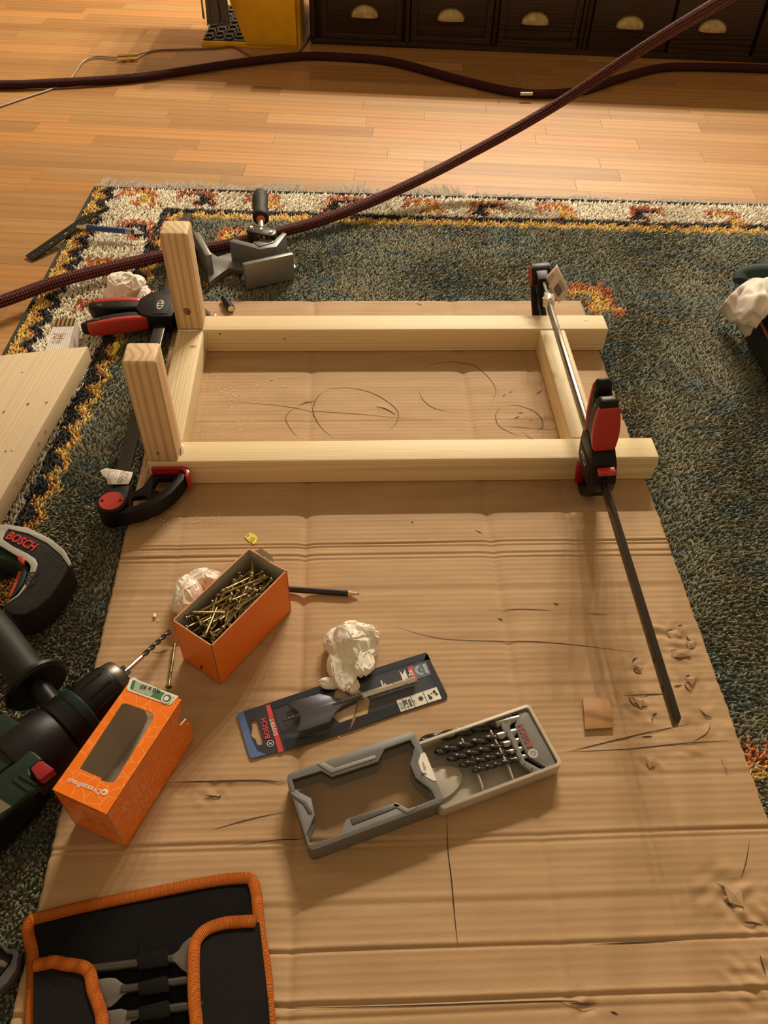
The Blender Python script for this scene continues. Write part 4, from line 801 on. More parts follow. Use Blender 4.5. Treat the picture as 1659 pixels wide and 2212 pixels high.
b = MB(); g = sheet_px(b, [[(244, 742, .012), (252, 737, .016), (260, 746, .012)], [(247, 753, .006), (252, 752, .010), (256, 755, .006)], [(238, 768, .002), (246, 764, .003), (248, 766, .001)]]); single(b, 'price_sticker', YPAPER, 'curled yellow sticker on the rug beside the front leg top', 'sticker', W(248, 760, 0), recalc=False)
b = MB(); b.plate(xy(WL([(1258, 1508), (1316, 1509), (1325, 1573), (1263, 1577)], .002)), .0012, .0042); single(b, 'veneer_chip', PLY, 'small square chip of brown veneered wood lying right of the drill set', 'wood chip', W(1290, 1542, .001), bev=.0003)
b = MB(); p, q = W(1560, 1634, .002), W(1569, 1652, .002); b.tube([p + Vector((0, 0, -.001)), p + Vector((0, 0, .002)), q + Vector((0, 0, .003)), q + Vector((0, 0, -.001))], .0006, 6); single(b, 'staple', STEEL, 'bright metal staple near the right edge of the cardboard', 'staple', W(1565, 1643, 0))
b = MB(); c = W(484, 645, .006); e = W(499, 667, .007); d = (e - c).normalized(); sk_ = thing('socket_bit', 'small black hollow bit holder lying behind the far rail', 'bit holder', (c.x, c.y, .0))
b.tube([c - d * .004, c + d * .012, c + d * .0125, e], [.0048, .0050, .0068, .0072], 16); b.build('barrel', BLACK, sk_); b = MB(); b.tube([e, e + d * .0005], [.0062, .0060], 16); b.tube([e, e + d * .0012], .0030, 6); b.build('magnet_face', STEEL, sk_)
# sawdust and shavings
rz = random.Random(4); b = MB()
def chip(u, v, s, z=None):
    p = W(u, v, 0); z = hcard(p.x, p.y) + .0006; a = rz.random() * PI; ex, ey = Vector((math.cos(a), math.sin(a), rz.uniform(-.3, .3))) * s, Vector((-math.sin(a), math.cos(a), rz.uniform(-.3, .3))) * s * rz.uniform(.25, .6)
    c = Vector((p.x, p.y, z + abs(ex.z) + abs(ey.z))); b._f([b.bm.verts.new(c + q) for q in (ex + ey, ey - ex, -ex - ey, ex - ey)])
for _ in range(420):
    cx, cy, sx, sy = rz.choice(((495, 850, 22, 12), (495, 850, 10, 6), (490, 850, 50, 30), (400, 1085, 35, 18), (420, 1120, 45, 14), (560, 880, 120, 30), (480, 925, 40, 16), (350, 1120, 30, 20)))
    u, v = rz.gauss(cx, sx), rz.gauss(cy, sy)
    if (v < 1043 and v > 948) or u > 1150 or u < 300: continue
    chip(u, v, rz.uniform(.0004, .0011))
for u, v, s in ((335, 1330, .003), (342, 1340, .0016), (733, 1592, .0016), (588, 820, .002), (555, 833, .002), (612, 835, .0015), (812, 1108, .0012), (645, 1450, .0008)): chip(u, v, s)
o = single(b, 'sawdust', M('pale_sawdust', (.85, .72, .48), .9), 'scattered pale sawdust and shavings on the cardboard inside and before the frame', 'sawdust', (.08, .2, .001), smooth=0, recalc=False); o['kind'] = 'stuff'
# ================================================================== PINE BOARD, FOLDING RULE, RULER STRIP, PEN
TB = .030; tbt = .057
A_ = W(189.5, 748, tbt); C_ = W(3, 1076, tbt); e1 = (C_ - A_).normalized(); BL3 = (W(11.6, 1132, TB) - W(206, 776, TB)).length
e2 = (W(-40, 772, tbt) - A_).normalized()
quad = [A_, A_ + e1 * BL3, A_ + e1 * BL3 + e2 * .30, A_ + e2 * .30]
bb = thing('pine_board', 'wide pale pine board lying at the left edge, over the folding rule', 'board', (A_.x, A_.y, TB))
X3 = Matrix.Translation((A_.x, A_.y, 0)) @ Matrix.Rotation(math.atan2(e1.y, e1.x), 4, 'Z')
b = MB(); b.plate([tuple((X3.inverted() @ Vector((p.x, p.y, 0)))[:2]) for p in quad], TB, tbt); o = b.build('board', PINEB, bb, bev=.0008, local=True, xf=bb.matrix_world.inverted() @ X3)
for u, v, r in ((60, 873, .0032), (100, 870, .003), (12, 975, .0024), (25, 974, .002), (8, 890, .003), (48, 805, .0018)): knot(bb, W(u, v, tbt), e1, Vector((-e1.y, e1.x, 0)), r, r * .6, KNOT)
nb = Vector((-e1.y, e1.x, 0)); nb = nb if nb.x > 0 else -nb
for u, v, t_ in ((114, 932, .53), (44, 1041, .82), (100, 950, .60)): q = A_ + e1 * BL3 * t_ + Vector((0, 0, -.013)); knot(bb, q, e1, (0, 0, 1) if e1.cross(Vector((0, 0, 1))).dot(nb) > 0 else (0, 0, -1), .004, .0045, KNOT2)
RW = M('rule_white_lacquer', (.78, .70, .66), .35, coat=.3)
A_ = W(118, 686, .029); B_ = W(166, 683, .029); e = (B_ - A_); ex = e.normalized(); wdt = e.length; dn = (W(97, 755, .029) - A_).normalized(); ey = Vector((ex.y, -ex.x, 0)); 
if ey.dot(dn) < 0: ey = -ey
TR = Matrix.Translation((A_.x, A_.y, -.004)) @ Matrix.Rotation(math.atan2(dn.y, dn.x) , 4, 'Z')
ru = thing('folding_rule', 'white folding rule with brass hinges, standing on edge under the pine board', 'ruler', mat=TR)
ns = 10; pt = wdt * .97 / ns
for i in range(ns):
    y = (i + .5) * pt; off = .0; b = MB(); b.plate(rrect(.001 + off, -.0155 + .0155, .235, .031, .006), -pt * .42, pt * .42, T=Matrix.Translation((0, y, .0)) @ Matrix.Rotation(PI / 2, 4, 'X')); sl = b.build('rule_section', RW, ru, local=True, smooth=0)
    b = MB(); b.box((.0125, y, .0314), (.021, pt * (.62 if i % 2 else .9), .0016)); b.build('brass_hinge', GOLD if i % 2 == 0 else M('dark_hinge_gap', (.05, .035, .015), .4, .5), sl, local=True, smooth=0)
b = MB(); c = TR @ Vector((.062, wdt * .45, .0355)); b.hscale = 1.; b.text('CE', c + ey * .002 - ex * .007 , c + ey * .002 + ex * .008, th=.0002, bold=.03); b.box((c.x, c.y + .011, c.z), (.020, .0018, .0003)); b.build('rule_print', M('brown_print', (.22, .10, .05), .6), ru, smooth=0, recalc=False)
PR = [(55, 553, -.018), (187, 463, .006), (203, 476, .006), (73, 561, -.018)]
rs2 = thing('steel_ruler', 'dark slotted metal ruler leaning from the parquet onto the rug corner', 'ruler', W(60, 556, FZ))
P = [W(*p) for p in PR]; TT = frame(P[0], P[1] - P[0], ey=P[3] - P[0]); Ls = (P[1] - P[0]).length; Wd = (P[3] - P[0]).length
if TT.col[2].z < 0: TT = frame(P[0], P[1] - P[0], ey=-(P[3] - P[0])); sg = -1
else: sg = 1
def slot(x, ln): return [(x, sg * Wd * .35), (x + ln, sg * Wd * .35), (x + ln, sg * Wd * .62), (x, sg * Wd * .62)]
RUL = M('dark_ruler_steel', (.010, .009, .008), .4, .0, spec=.3)
b = MB(); b.plate([(0, 0), (Ls * .96, 0), (Ls, sg * Wd * .2), (Ls, sg * Wd * .8), (Ls * .97, sg * Wd), (0, sg * Wd)], -.001, .001, holes=[slot(Ls * .33, Ls * .05), slot(Ls * .55, Ls * .08)], T=TT); rl = b.build('blade', RUL, rs2, smooth=0)
b = MB(); T_ = TT
for i in range(15): b.plate(slot(Ls * (.05 + .062 * i), Ls * .012), .001, .0012, T=TT @ Matrix.Translation((0, sg * Wd * (.18 if i % 3 else .12), 0)))
b.build('graduations', M('faded_marking', (.07, .055, .04), .6), rl, smooth=0)
p, q = W(166, 490, .010), W(312, 503, .008); d = q - p; pe = thing('ballpoint_pen', 'blue ballpoint pen with silver tip and button, on the white rug border', 'pen', (p.x, p.y, -.006)); pp = lambda t: p + d * t
b = MB(); b.tube([pp(.15), pp(.17), pp(.5), pp(.84), pp(.86)], [.0042, .0050, .0054, .0050, .0044], 16); b.build('barrel', M('blue_pen_barrel', (.010, .045, .19), .35, coat=.3), pe)
b = MB(); b.tube([pp(0), pp(.01), pp(.05), pp(.06), pp(.15)], [.0022, .0034, .0034, .0042, .0044], 14); b.build('push_button', STEEL, pe)
b = MB(); b.tube([pp(.86), pp(.97), pp(1.)], [.0043, .0016, .0006], 14); b.build('tip', STEEL, pe)
for t in (.735, .765, .795): b = MB(); b.tube([pp(t), pp(t + .012)], .0054, 16); b.build('chrome_ring', STEEL, pe)
b = MB(); b.tube([pp(.10) + Vector((0, 0, .004)), pp(.14) + Vector((0, .003, .0055)), pp(.30) + Vector((0, .004, .0055))], [.0014, .0012, .0009], 6); b.build('clip', STEEL, pe)
# ================================================================== BLISTER PACKET WITH SPADE BIT
zb_ = .0018; pk = thing('drill_bit_packet', 'flat dark blue blister packet with a spade bit inside, below the crumpled tissue', 'packet', W(740, 1530, .001))
card_o = [(512, 1541), (600, 1512), (700, 1478), (800, 1447), (918, 1410), (922, 1411), (965, 1499), (967, 1505), (960, 1511), (860, 1542), (760, 1577), (700, 1598), (620, 1620), (545, 1638), (540, 1636), (535, 1622)]
slot_h = [(543, 1557), (550, 1554), (556, 1556), (569, 1600), (566, 1608), (560, 1610), (555, 1607), (552, 1597), (546, 1593), (540, 1585), (545, 1577), (544, 1565)]
b = MB(); b.plate(xy(WL(card_o, zb_)), zb_ - .0006, zb_, holes=[xy(WL(slot_h, zb_))]); b.build('backing_card', NAVY, pk, smooth=0)
def pp_(nm, px, mat, dz=.0003, par=pk, z=zb_, **k): return pxplate(par, nm, px, z + dz - .0002, mat, .0002, **k)
pp_('blue_end_strip', [(512, 1541), (526, 1537), (545, 1600), (556, 1622), (575, 1630), (545, 1638), (540, 1636), (535, 1622)], BLUEP)
pp_('red_stripe', [(574, 1524.5), (583, 1521.5), (613, 1623), (602, 1626)], REDP, .0004)
BEI = M('printed_wood_photo', (.62, .44, .28), .4, var=(.50, .34, .20), vs=90); BRN = M('printed_dark_wood', (.26, .14, .07), .4)
pp_('photo_print', [(722, 1493), (735, 1485), (754, 1505), (716, 1520)], BEI); pp_('photo_print', [(715, 1546), (771, 1519), (772, 1520), (755, 1578)], BEI); pp_('photo_print', [(745, 1490), (765, 1482), (783, 1497), (752, 1506)], BEI)
pp_('photo_print', [(783, 1497), (799, 1513), (790, 1565), (766, 1550), (770, 1520)], M('printed_ochre_wood', (.56, .36, .16), .4, var=(.42, .25, .10), vs=120)); pp_('photo_print', [(771, 1519), (775, 1518), (767, 1555), (755, 1578)], BRN, .0005); pp_('photo_print', [(735, 1485), (740, 1483), (760, 1505), (754, 1506)], BRN, .0005)
pp_('photo_print', [(690, 1495), (722, 1483), (728, 1480), (716, 1522), (690, 1520)], NAVY2)
pp_('navy_border', [(600, 1512), (800, 1447), (918, 1410), (922, 1411), (930, 1425), (905, 1428), (800, 1462), (640, 1514), (590, 1532), (574, 1524)], NAVY2, .00035)
pp_('navy_border', [(922, 1411), (965, 1499), (967, 1505), (960, 1511), (955, 1508), (930, 1460), (913, 1432)], NAVY2, .00035)
pp_('navy_border', [(613, 1600), (860, 1520), (868, 1538), (760, 1577), (700, 1598), (620, 1620)], NAVY2, .00035)
bl_ = pp_('speed_panel', [(889, 1441), (920, 1430), (931, 1457), (901, 1467)], M('muted_blue_print', (.09, .15, .27), .35, coat=.4), .0004)
pp_('claim_panel', [(880, 1442), (890, 1438.5), (902, 1470), (893, 1475)], REDP, .0005)
pp_('lightning_print', [(862, 1448), (870, 1457), (874, 1446), (884, 1470), (872, 1475)], WHITE, .0005)
lbp = pp_('size_panel', [(856, 1513), (943, 1484), (954, 1509), (866, 1538)], WHITE, .0005)
b = MB()
for p, q in (((868, 1509), (878, 1534)), ((886, 1503), (897, 1528)), ((913, 1494), (924, 1518))): px_line(b, p, q, zb_ + .0006, .0006, .0002)
b.text('38', W(882.5, 1522, zb_ + .0006), W(877, 1511, zb_ + .0006), th=.0003, bold=.02); b.text('mm', W(892, 1525, zb_ + .0006), W(886, 1510, zb_ + .0006), th=.0003, bold=.02); b.text('Ø', W(885, 1528.5, zb_ + .0006), W(883, 1524, zb_ + .0006), th=.0003, bold=.02)
b.text('Self Cut', W(871, 1532, zb_ + .0006), W(863, 1517, zb_ + .0006), th=.0003); b.text('Speed', W(875, 1530, zb_ + .0006), W(867, 1517, zb_ + .0006), th=.0003)
c = W(909, 1509.5, zb_); b.plate([(c.x + .0030 * math.cos(k * PI / 3), c.y + .0030 * math.sin(k * PI / 3)) for k in range(6)], zb_ + .0006, zb_ + .0007)
b.text('1/4"', W(900, 1519, zb_ + .0006), W(895, 1510, zb_ + .0006), th=.0003)
for u, v, r in ((930, 1508, .0022), (926, 1503, .0014), (938, 1495, .0020), (943, 1500, .0018), (932, 1499, .001)): c = W(u, v, zb_); b.plate(disc(c.x, c.y, r, 8), zb_ + .0006, zb_ + .0007)
b.build('size_print', BLK, lbp, smooth=0, recalc=False)
b = MB(); b.text('SPEED', W(926.5, 1453, zb_ + .0004), W(918, 1434, zb_ + .0004), th=.0003, bold=.02); b.text('3x', W(894, 1459, zb_ + .0006), W(888, 1446, zb_ + .0006), th=.0003, bold=.03)
for rr_ in (.0060, .0045):
    c = W(909, 1447, zb_ + .0006); arc = [c + Vector((rr_ * math.cos(a), rr_ * math.sin(a), 0)) for a in [PI * .62 + k * PI * 1.05 / 12 for k in range(13)]]; b.ribbon(arc, .0007)
px_line(b, (909, 1444), (913, 1449), zb_ + .0007, .0007, .0)
for i in range(2): px_line(b, (823 + i * 8, 1470 + i * 6), (829 + i * 6, 1486 + i * 1), zb_ + .0006, .0018, 0)
b.build('speed_text', WHITE, bl_, smooth=0, recalc=False)
b = MB(); b.text('BOSCH', W(584, 1594, zb_), W(574, 1551, zb_), th=.0006, bold=.03); b.build('brand_text', M('bright_red_print', (.70, .04, .04), .4), pk, smooth=0, recalc=False)
b = MB(); b.text('EXPERT', W(600, 1588, zb_), W(590, 1552, zb_), th=.0007, bold=.01); c = W(584, 1606, zb_ + .0006); b.plate(disc(c.x, c.y, .0038, 18), c.z, c.z + .0001, holes=[disc(c.x, c.y, .0031, 18)]); b.box((c.x - .0010, c.y, c.z), (.0006, .0028, .0001)); b.box((c.x + .0010, c.y, c.z), (.0006, .0028, .0001)); b.box((c.x, c.y, c.z), (.002, .0006, .0001)); b.build('expert_text', WHITE, pk, smooth=0, recalc=False)
# raised clear film: low tray over the card
outl = [(585, 1535), (640, 1516), (760, 1478), (905, 1430), (912, 1434), (928, 1462), (945, 1486), (925, 1494), (860, 1516), (760, 1550), (700, 1592), (640, 1602), (608, 1600), (590, 1560)]
b = MB(); lo = [b.bm.verts.new(W(u, v, zb_ + .0006)) for u, v in outl]; cx = sum(p[0] for p in outl) / len(outl); cy = sum(p[1] for p in outl) / len(outl)
mid = [b.bm.verts.new(W(u + (cx - u) * .05, v + (cy - v) * .10, zb_ + .011)) for u, v in outl]
for i in range(len(outl)): j = (i + 1) % len(outl); b._f((lo[i], lo[j], mid[j], mid[i]))
b._f(mid); b.build('blister_film', BLISTER, pk, smooth=25)
# the spade bit
z0 = .0085; s0, s1 = W(608, 1558, z0), W(897, 1468, z0); TS = frame(s0, s1 - s0, ez=(0, 0, 1)); Lb = (s1 - s0).length
sb = thing('spade_bit', 'wide dark spade drill bit with steel shank inside the blue packet', 'drill bit', mat=TS); k_ = Lb / .160
def sp_(x): return x * k_
b = MB(); bl = [(.018, -.0195), (.024, -.0200), (.050, -.0195), (.060, -.010), (.070, -.0045), (.082, -.0035), (.082, .0035), (.070, .0045), (.060, .012), (.050, .0190), (.020, .0195), (.012, .0185), (.019, .008), (.021, .003), (.021, -.003), (.0185, -.010), (.012, -.0185)]
TW = TS @ Matrix.Rotation(-.10, 4, 'X'); b.plate([(sp_(x), y) for x, y in bl], -.0014, .0014, T=TW); b.build('blade', M('gunmetal_blade', (.10, .105, .13), .32, .8), sb, bev=.0004)
b = MB(); b.tube([TS @ Vector((sp_(x), 0, 0)) for x in (0, .004, .006, .008, .010, .012, .014, .016, .022)], [.0003, .0016, .0011, .0020, .0014, .0024, .0018, .0028, .0028], 10); b.build('screw_tip', BLSTEEL, sb)
b = MB(); b.tube([TS @ Vector((sp_(x), 0, 0)) for x in (.060, .078, .096)], [.0022, .0034, .0035], 10); b.build('neck', BLSTEEL, sb)
b = MB(); b.tube([TS @ Vector((sp_(x), 0, 0)) for x in (.094, .132, .133, .1335, .134, .146, .1465, .1485, .149, .160)], [.0038, .0038, .0034, .0030, .0040, .0040, .0028, .0028, .0042, .0040], 6); b.build('hex_shank', STEEL, sb, smooth=20)
# ================================================================== DRILL BIT SET
O_ = W(203, 0, 0); O_ = Vector((.2045, -.4345, 0)); 
S0, S1, S2 = W(617, 1673, .027), W(894, 1578, .027), W(660, 1843, .027)
angd = math.atan2((S1 - S0).y, (S1 - S0).x); TD = Matrix.Translation((S0.x, S0.y, .0004)) @ Matrix.Rotation(angd, 4, 'Z')
LS = (S1 - S0).length; WS = abs((TD.inverted() @ S2).y); HS = .027
def ld(u, v, z=HS): q_ = TD.inverted() @ W(u, v, z); return (q_.x, q_.y)
cs = thing('drill_bit_case', 'grey sliding case with clear window, pulled open beside the blue packet', 'tool case', mat=TD)
out = rrect(0, -WS, LS, 0, .006)
wpx = [(631, 1684), (694, 1665), (705, 1671), (717, 1678), (817, 1645), (831, 1617.5), (886, 1598), (895.6, 1615), (886, 1651), (897.6, 1680), (931, 1706), (940.7, 1725), (880, 1749), (852.5, 1735), (747, 1770), (735, 1804), (668, 1825), (662.5, 1802), (680, 1760.6), (672, 1725), (637, 1706)]
b = MB(); hole = [ld(*p) for p in wpx]; b.plate(out, HS - .003, HS, holes=[hole], T=TD); tf = b.build('top_frame', GREYP, cs, bev=.0011)
b = MB(); b.plate(out, .0012, HS - .003, holes=[rrect(.003, -WS + .003, LS + .0, -.003, .004)] if 0 else [rrect(.0028, -WS + .0028, LS - .0028, -.0028, .004)], T=TD); b.build('rim_wall', GREYP, cs, bev=.0008)
b = MB(); b.plate(out, .0, .0012, holes=[[(x, y) for x, y in hole]], T=TD); b.build('bottom_frame', GREYP, cs)
b = MB(); b.plate(rrect(.004, -WS + .004, LS - .004, -.004, .004), HS - .0048, HS - .0038, T=TD); b.build('clear_window', CLEAR, cs, smooth=0)
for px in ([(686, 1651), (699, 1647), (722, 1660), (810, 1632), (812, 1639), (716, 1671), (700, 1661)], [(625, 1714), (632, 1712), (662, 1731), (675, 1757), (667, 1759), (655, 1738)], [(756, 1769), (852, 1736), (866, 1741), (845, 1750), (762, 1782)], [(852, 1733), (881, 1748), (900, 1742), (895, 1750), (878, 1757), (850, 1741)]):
    b = MB(); b.plate([ld(*p) for p in px], HS, HS + .0008, T=TD); b.build('grip_rib', GREYD if px[0][0] in (756, 625) else M('groove_highlight_grey', (.24, .235, .22), .5), tf, bev=.0003)  # pale strips paint highlights along the case grooves, dark ones their shade
lbl = [(903.5, 1647), (909, 1629), (917, 1625.5), (921, 1632), (943, 1686), (937, 1688), (918, 1677), (909, 1664)]
b = MB(); b.plate([ld(*p) for p in lbl], HS + .0001, HS + .0004, T=TD); l2 = b.build('count_label', WHITE, tf, smooth=0)
b = MB(); b.text('7', W(922, 1674, HS + .0008), W(920, 1667, HS + .0008), th=.0006, bold=.03); b.text('tlg/pcs', W(920, 1664, HS + .0008), W(915, 1646, HS + .0008), th=.0006); b.build('count_text', BLK, l2, smooth=0, recalc=False)
# tray
TH = .0215; W0, W1 = ld(1143, 1524, TH), ld(1213, 1652, TH); tx1 = (W0[0] + W1[0]) / 2 + .0012; tx0 = LS - .006; ty1 = W0[1] + .002; ty0 = W1[1] - .0005
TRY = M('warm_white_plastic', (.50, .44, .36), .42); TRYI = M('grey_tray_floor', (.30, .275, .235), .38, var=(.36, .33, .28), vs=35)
tr = thing('drill_bit_tray', 'light grey tray with red lettering holding black twist bits, slid out of the case', 'tool tray', mat=TD)
ot = rrect(tx0, ty0, tx1, ty1, .005); it = rrect(tx0 + .002, ty0 + .0035, tx1 - .0035, ty1 - .0035, .003)
b = MB(); b.plate(ot, .0035, TH, holes=[it], T=TD); b.build('rim', TRY, tr, bev=.0010)
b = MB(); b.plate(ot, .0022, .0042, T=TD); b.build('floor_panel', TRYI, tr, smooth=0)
b = MB(); b.plate([ld(*p, .008) for p in ((955, 1727), (966, 1721), (978, 1713), (990, 1700), (997, 1687), (999, 1673), (992, 1660), (975, 1654), (950, 1656), (922, 1662), (935, 1695))], .0042, .0075, T=TD); b.build('finger_plate', TRY, tr, bev=.0005)
zb2 = .018
for (p, q) in (((1031, 1664), (1044, 1703)), ((1098, 1650), (1109, 1682))):
    A, B = ld(*p, .014), ld(*q, .014); d = Vector((B[0] - A[0], B[1] - A[1], 0)); n_ = Vector((-d.y, d.x, 0)).normalized() * .0008; Aq = Vector((*A, 0)) - d * 1.1
    b = MB(); b.plate([(Aq.x + n_.x, Aq.y + n_.y), (Aq.x - n_.x, Aq.y - n_.y), (B[0] - n_.x, B[1] - n_.y), (B[0] + n_.x, B[1] + n_.y)], .004, .0135, T=TD); b.build('divider', TRY, tr, bev=.0003)
for (u, v) in ((990, 1578), (1052, 1560), (1062, 1583), (1072, 1603), (1082, 1622), (1090, 1640), (1000, 1601)):
    A = ld(u, v, .016); b = MB(); b.box((A[0], A[1], .0105), (.0016, .006, .013), T=TD); b.build('bit_rest', TRY, tr, bev=.0003)
hp = [(1090.5, 1546), (1105, 1540), (1135, 1533), (1140, 1534), (1150, 1548), (1177, 1598), (1203, 1655), (1201, 1659), (1155, 1670), (1150, 1669), (1124, 1650), (1113, 1622), (1102.7, 1599), (1084, 1573), (1083, 1566)]
sl = [(1106, 1542), (1120, 1540), (1117, 1556), (1112, 1567), (1118, 1582), (1123, 1600), (1131, 1616), (1140, 1633), (1160, 1646), (1178, 1657), (1174, 1661), (1165, 1660), (1134, 1643), (1125, 1624), (1116, 1600), (1107, 1583), (1101.5, 1573)]
b = MB(); b.plate([ld(*p, .019) for p in hp], .012, .019, holes=[[ld(*p, .019) for p in sl]], T=TD); hld = b.build('bit_holder', M('mid_grey_insert', (.155, .150, .140), .55), tr, bev=.0006)
b = MB(); b.plate([ld(*p, .010) for p in hp], .004, .0105, T=TD); b.build('holder_base', BLK, tr, smooth=0)
b = MB(); b.text('BOSCH', W(1151, 1612, .0194), W(1128, 1563.5, .0194), th=.0010, bold=.03); b.build('brand_text', M('brick_red_print', (.36, .045, .03), .45), hld, smooth=0, recalc=False)
b = MB(); c = W(1151.5, 1628, .0194)
b.plate(disc(c.x, c.y, .0050, 22), c.z, c.z + .0004, holes=[disc(c.x, c.y, .0043, 22)]); b.plate(disc(c.x, c.y, .0036, 20), c.z, c.z + .0003, holes=[disc(c.x, c.y, .0030, 20)]); b.box((c.x - .0009, c.y, c.z), (.0006, .0038, .0004)); b.box((c.x + .0009, c.y, c.z), (.0006, .0038, .0004)); b.box((c.x, c.y, c.z), (.002, .0006, .0004)); b.build('armature_emblem', WHITE, hld, smooth=0)
b = MB()
for t_, u, v in (('10', 1094, 1557), ('8', 1096, 1582), ('7', 1105, 1601), ('6', 1115, 1620), ('5', 1123, 1637), ('4', 1133, 1649), ('3', 1149, 1659)): b.text(t_, W(u + 2.5, v + .5, .0194), W(u - (3.5 if t_ == '10' else 1.), v - 1., .0194), th=.0002, bold=.02)
b.build('size_numbers', BLK, hld, smooth=0, recalc=False)
def twist(name, p, q, r, label, par=None, shank=.28, turns=3.2, mat=BLSTEEL, tipl=.03, shm=DSTEEL):
    p, q = Vector(p), Vector(q); d = q - p; L_ = d.length; T = frame(p, d, ez=(0, 0, 1)); th = thing(name, label, 'drill bit', mat=T)
    n = 16; N = 72; b = MB(); prev = None; fl_ = 1 - shank
    for i in range(N + 1):
        t = i / N; x = L_ * fl_ * t; ph = turns * 2 * PI * t; tip = min(1, x / (L_ * tipl) + .08); run = min(1, (1 - t) / .10 + .0)
        ring = []
        for k in range(n):
            a = 2 * PI * k / n; f = abs(math.sin(a)); rad = r * (1 if f > .80 else (.45 + .55 * (f / .80) ** 2.2)); rad = r * (1 - run) * .95 + rad * run; rad *= tip
            ring.append(b.bm.verts.new(T @ Vector((x, rad * math.cos(a + ph), rad * math.sin(a + ph)))))
        if prev:
            for k in range(n): b._f((prev[k], prev[(k + 1) % n], ring[(k + 1) % n], ring[k]))
        else: b._f(ring[::-1])
        prev = ring
    b._f(prev); b.build('fluted_body', mat, th, smooth=40); b = MB(); b.tube([T @ Vector((L_ * fl_ * .985, 0, 0)), T @ Vector((L_, 0, 0))], r * .93, 14); b.build('shank', shm, th); return th
zq = .0145
for (a, q, r, sz) in (((905, 1602), (1121, 1553), .0050, 'largest twist bit, uppermost in the light grey tray'), ((937, 1626), (1119, 1580), .0042, 'second largest twist bit in the light grey tray'), ((964, 1641), (1127, 1599), .0037, 'middle twist bit of the five in the light grey tray'), ((991, 1655), (1136, 1616), .0032, 'fourth twist bit down in the light grey tray'), ((1019, 1667), (1143, 1632), .0028, 'thinnest twist bit, lowest in the light grey tray')):
    twist('wood_drill_bit', W(*a, zq), W(*q, zq), r * 1.12, 'black ' + sz, shank=.24, turns=2.1 + (.0050 - r) * 260, shm=M('satin_steel', (.42, .40, .37), .34, 1.))
pA, pB = W(328, 1108, .004), W(368, 1052, .006); twist('small_drill_bit', pA, pB, .0016, 'thin dark twist bit under the flat clamp jaw on the cardboard', shank=.2, turns=9, tipl=.02, shm=BLSTEEL)
# ================================================================== TOOL ROLL
tr2 = thing('tool_roll', 'black fabric tool roll with orange binding, open at the bottom left corner', 'tool roll', W(300, 2100, 0)); zr = .0035
def fabric(nm, px, z, mat, th=.0016): b = MB(); b.plate(xy(WL(px, z)), z - th, z); return b.build(nm, mat, tr2, smooth=0)
edge = [(66, 2330), (67.5, 2207), (71, 2120), (70, 2060), (61, 2020), (61, 1998), (66, 1989), (85, 1982), (193, 1956), (347, 1925), (463, 1903), (530, 1897), (545, 1903), (553, 1930), (556, 1956), (562, 2022), (573, 2091), (579, 2169), (584, 2230), (590, 2330)]
fabric('back_panel', edge, zr, NYLON)
ORB = rope_mat('orange_webbing', (.50, .105, .010), (.86, .23, .030), nu=2 * PI / .0022, nv=1)
def binding(px, z, w=.0056, nm='orange_binding'):
    P = spline([W(u, v, z) for u, v in px], 6); 
    for i, p in enumerate(P): p.z += .0006 * math.sin(i * .7) + .0004
    b = MB(); b.tube(P, w, 12, sx=1.0, up=(0, 0, 1), uv=True)
    # flatten to a folded tape
    for v in b.bm.verts:
        pass
    o = b.build(nm, ORB, tr2, recalc=False)
    iv = tr2.matrix_world.inverted(); zc = z - iv.inverted().translation.z
    for v in o.data.vertices: v.co.z = zc + (v.co.z - zc) * .22
    return o
binding(edge, zr + .001)
fabric('left_pocket', [(72, 2330), (72, 2090), (116, 2086), (162, 2092), (184, 2103), (197, 2140), (212, 2178), (216, 2330)], zr + .007, M('black_pocket_nylon', (.009, .008, .007), .85, bump=.0003, bs=500, spec=.2), .003)
binding([(73, 2086), (95, 2082), (116, 2078), (140, 2083), (165, 2086), (184, 2092), (195, 2106), (201, 2138), (211, 2165), (219, 2195), (222, 2240), (222, 2330)], zr + .0085)
fabric('right_pocket', [(560, 1992), (482, 1998), (443, 2016), (424, 2045), (421, 2111), (425, 2212), (428, 2330), (590, 2330), (580, 2169)], zr + .008, M('black_pocket_nylon', (.009, .008, .007), .85, bump=.0003, bs=500, spec=.2), .003)
binding([(552, 1990), (520, 1991), (482, 1995), (448, 2007), (427, 2027), (419, 2052), (418, 2111), (420, 2169), (424, 2212), (428, 2330)], zr + .0095)
SPD = M('grey_spade_steel', (.17, .155, .14), .42, .7)
def spade2(name, label, p, q, r, blade):
    P_, Q_ = W(*p), W(*q); T = frame(P_, Q_ - P_, ez=(0, 0, 1)); t = thing(name, label, 'drill bit', mat=T); b = MB(); b.tube([P_, Q_], r, 12); b.build('shaft', M('dark_shaft_steel', (.085, .078, .072), .35, .8), t)
    zc = blade[0][2]; b = MB(); b.plate(xy([W(*x) for x in blade]), zc - .0014, zc + .0006); b.build('blade', SPD, t, bev=.0004); return t
spade2('flat_bit', 'topmost flat spade bit in the tool roll, its blade under the right pocket', (199, 2093, .008), (372, 2072, .008), .0040, [(u, v, .009) for u, v in ((361, 2067), (372, 2063), (385, 2054), (395, 2038), (410, 2025), (450, 2015), (450, 2110), (404, 2102), (390, 2092), (378, 2079), (362, 2075))])
spade2('flat_bit', 'second flat spade bit in the tool roll, rounded blade by the left pocket', (262, 2138, .008), (432, 2114, .008), .0038, [(u, v, .009) for u, v in ((170, 2126), (208, 2116), (238, 2112), (251, 2114), (264, 2124), (280, 2131), (296, 2129), (296, 2139), (280, 2142), (266, 2150), (252, 2165), (240, 2175), (228, 2178), (180, 2180))])
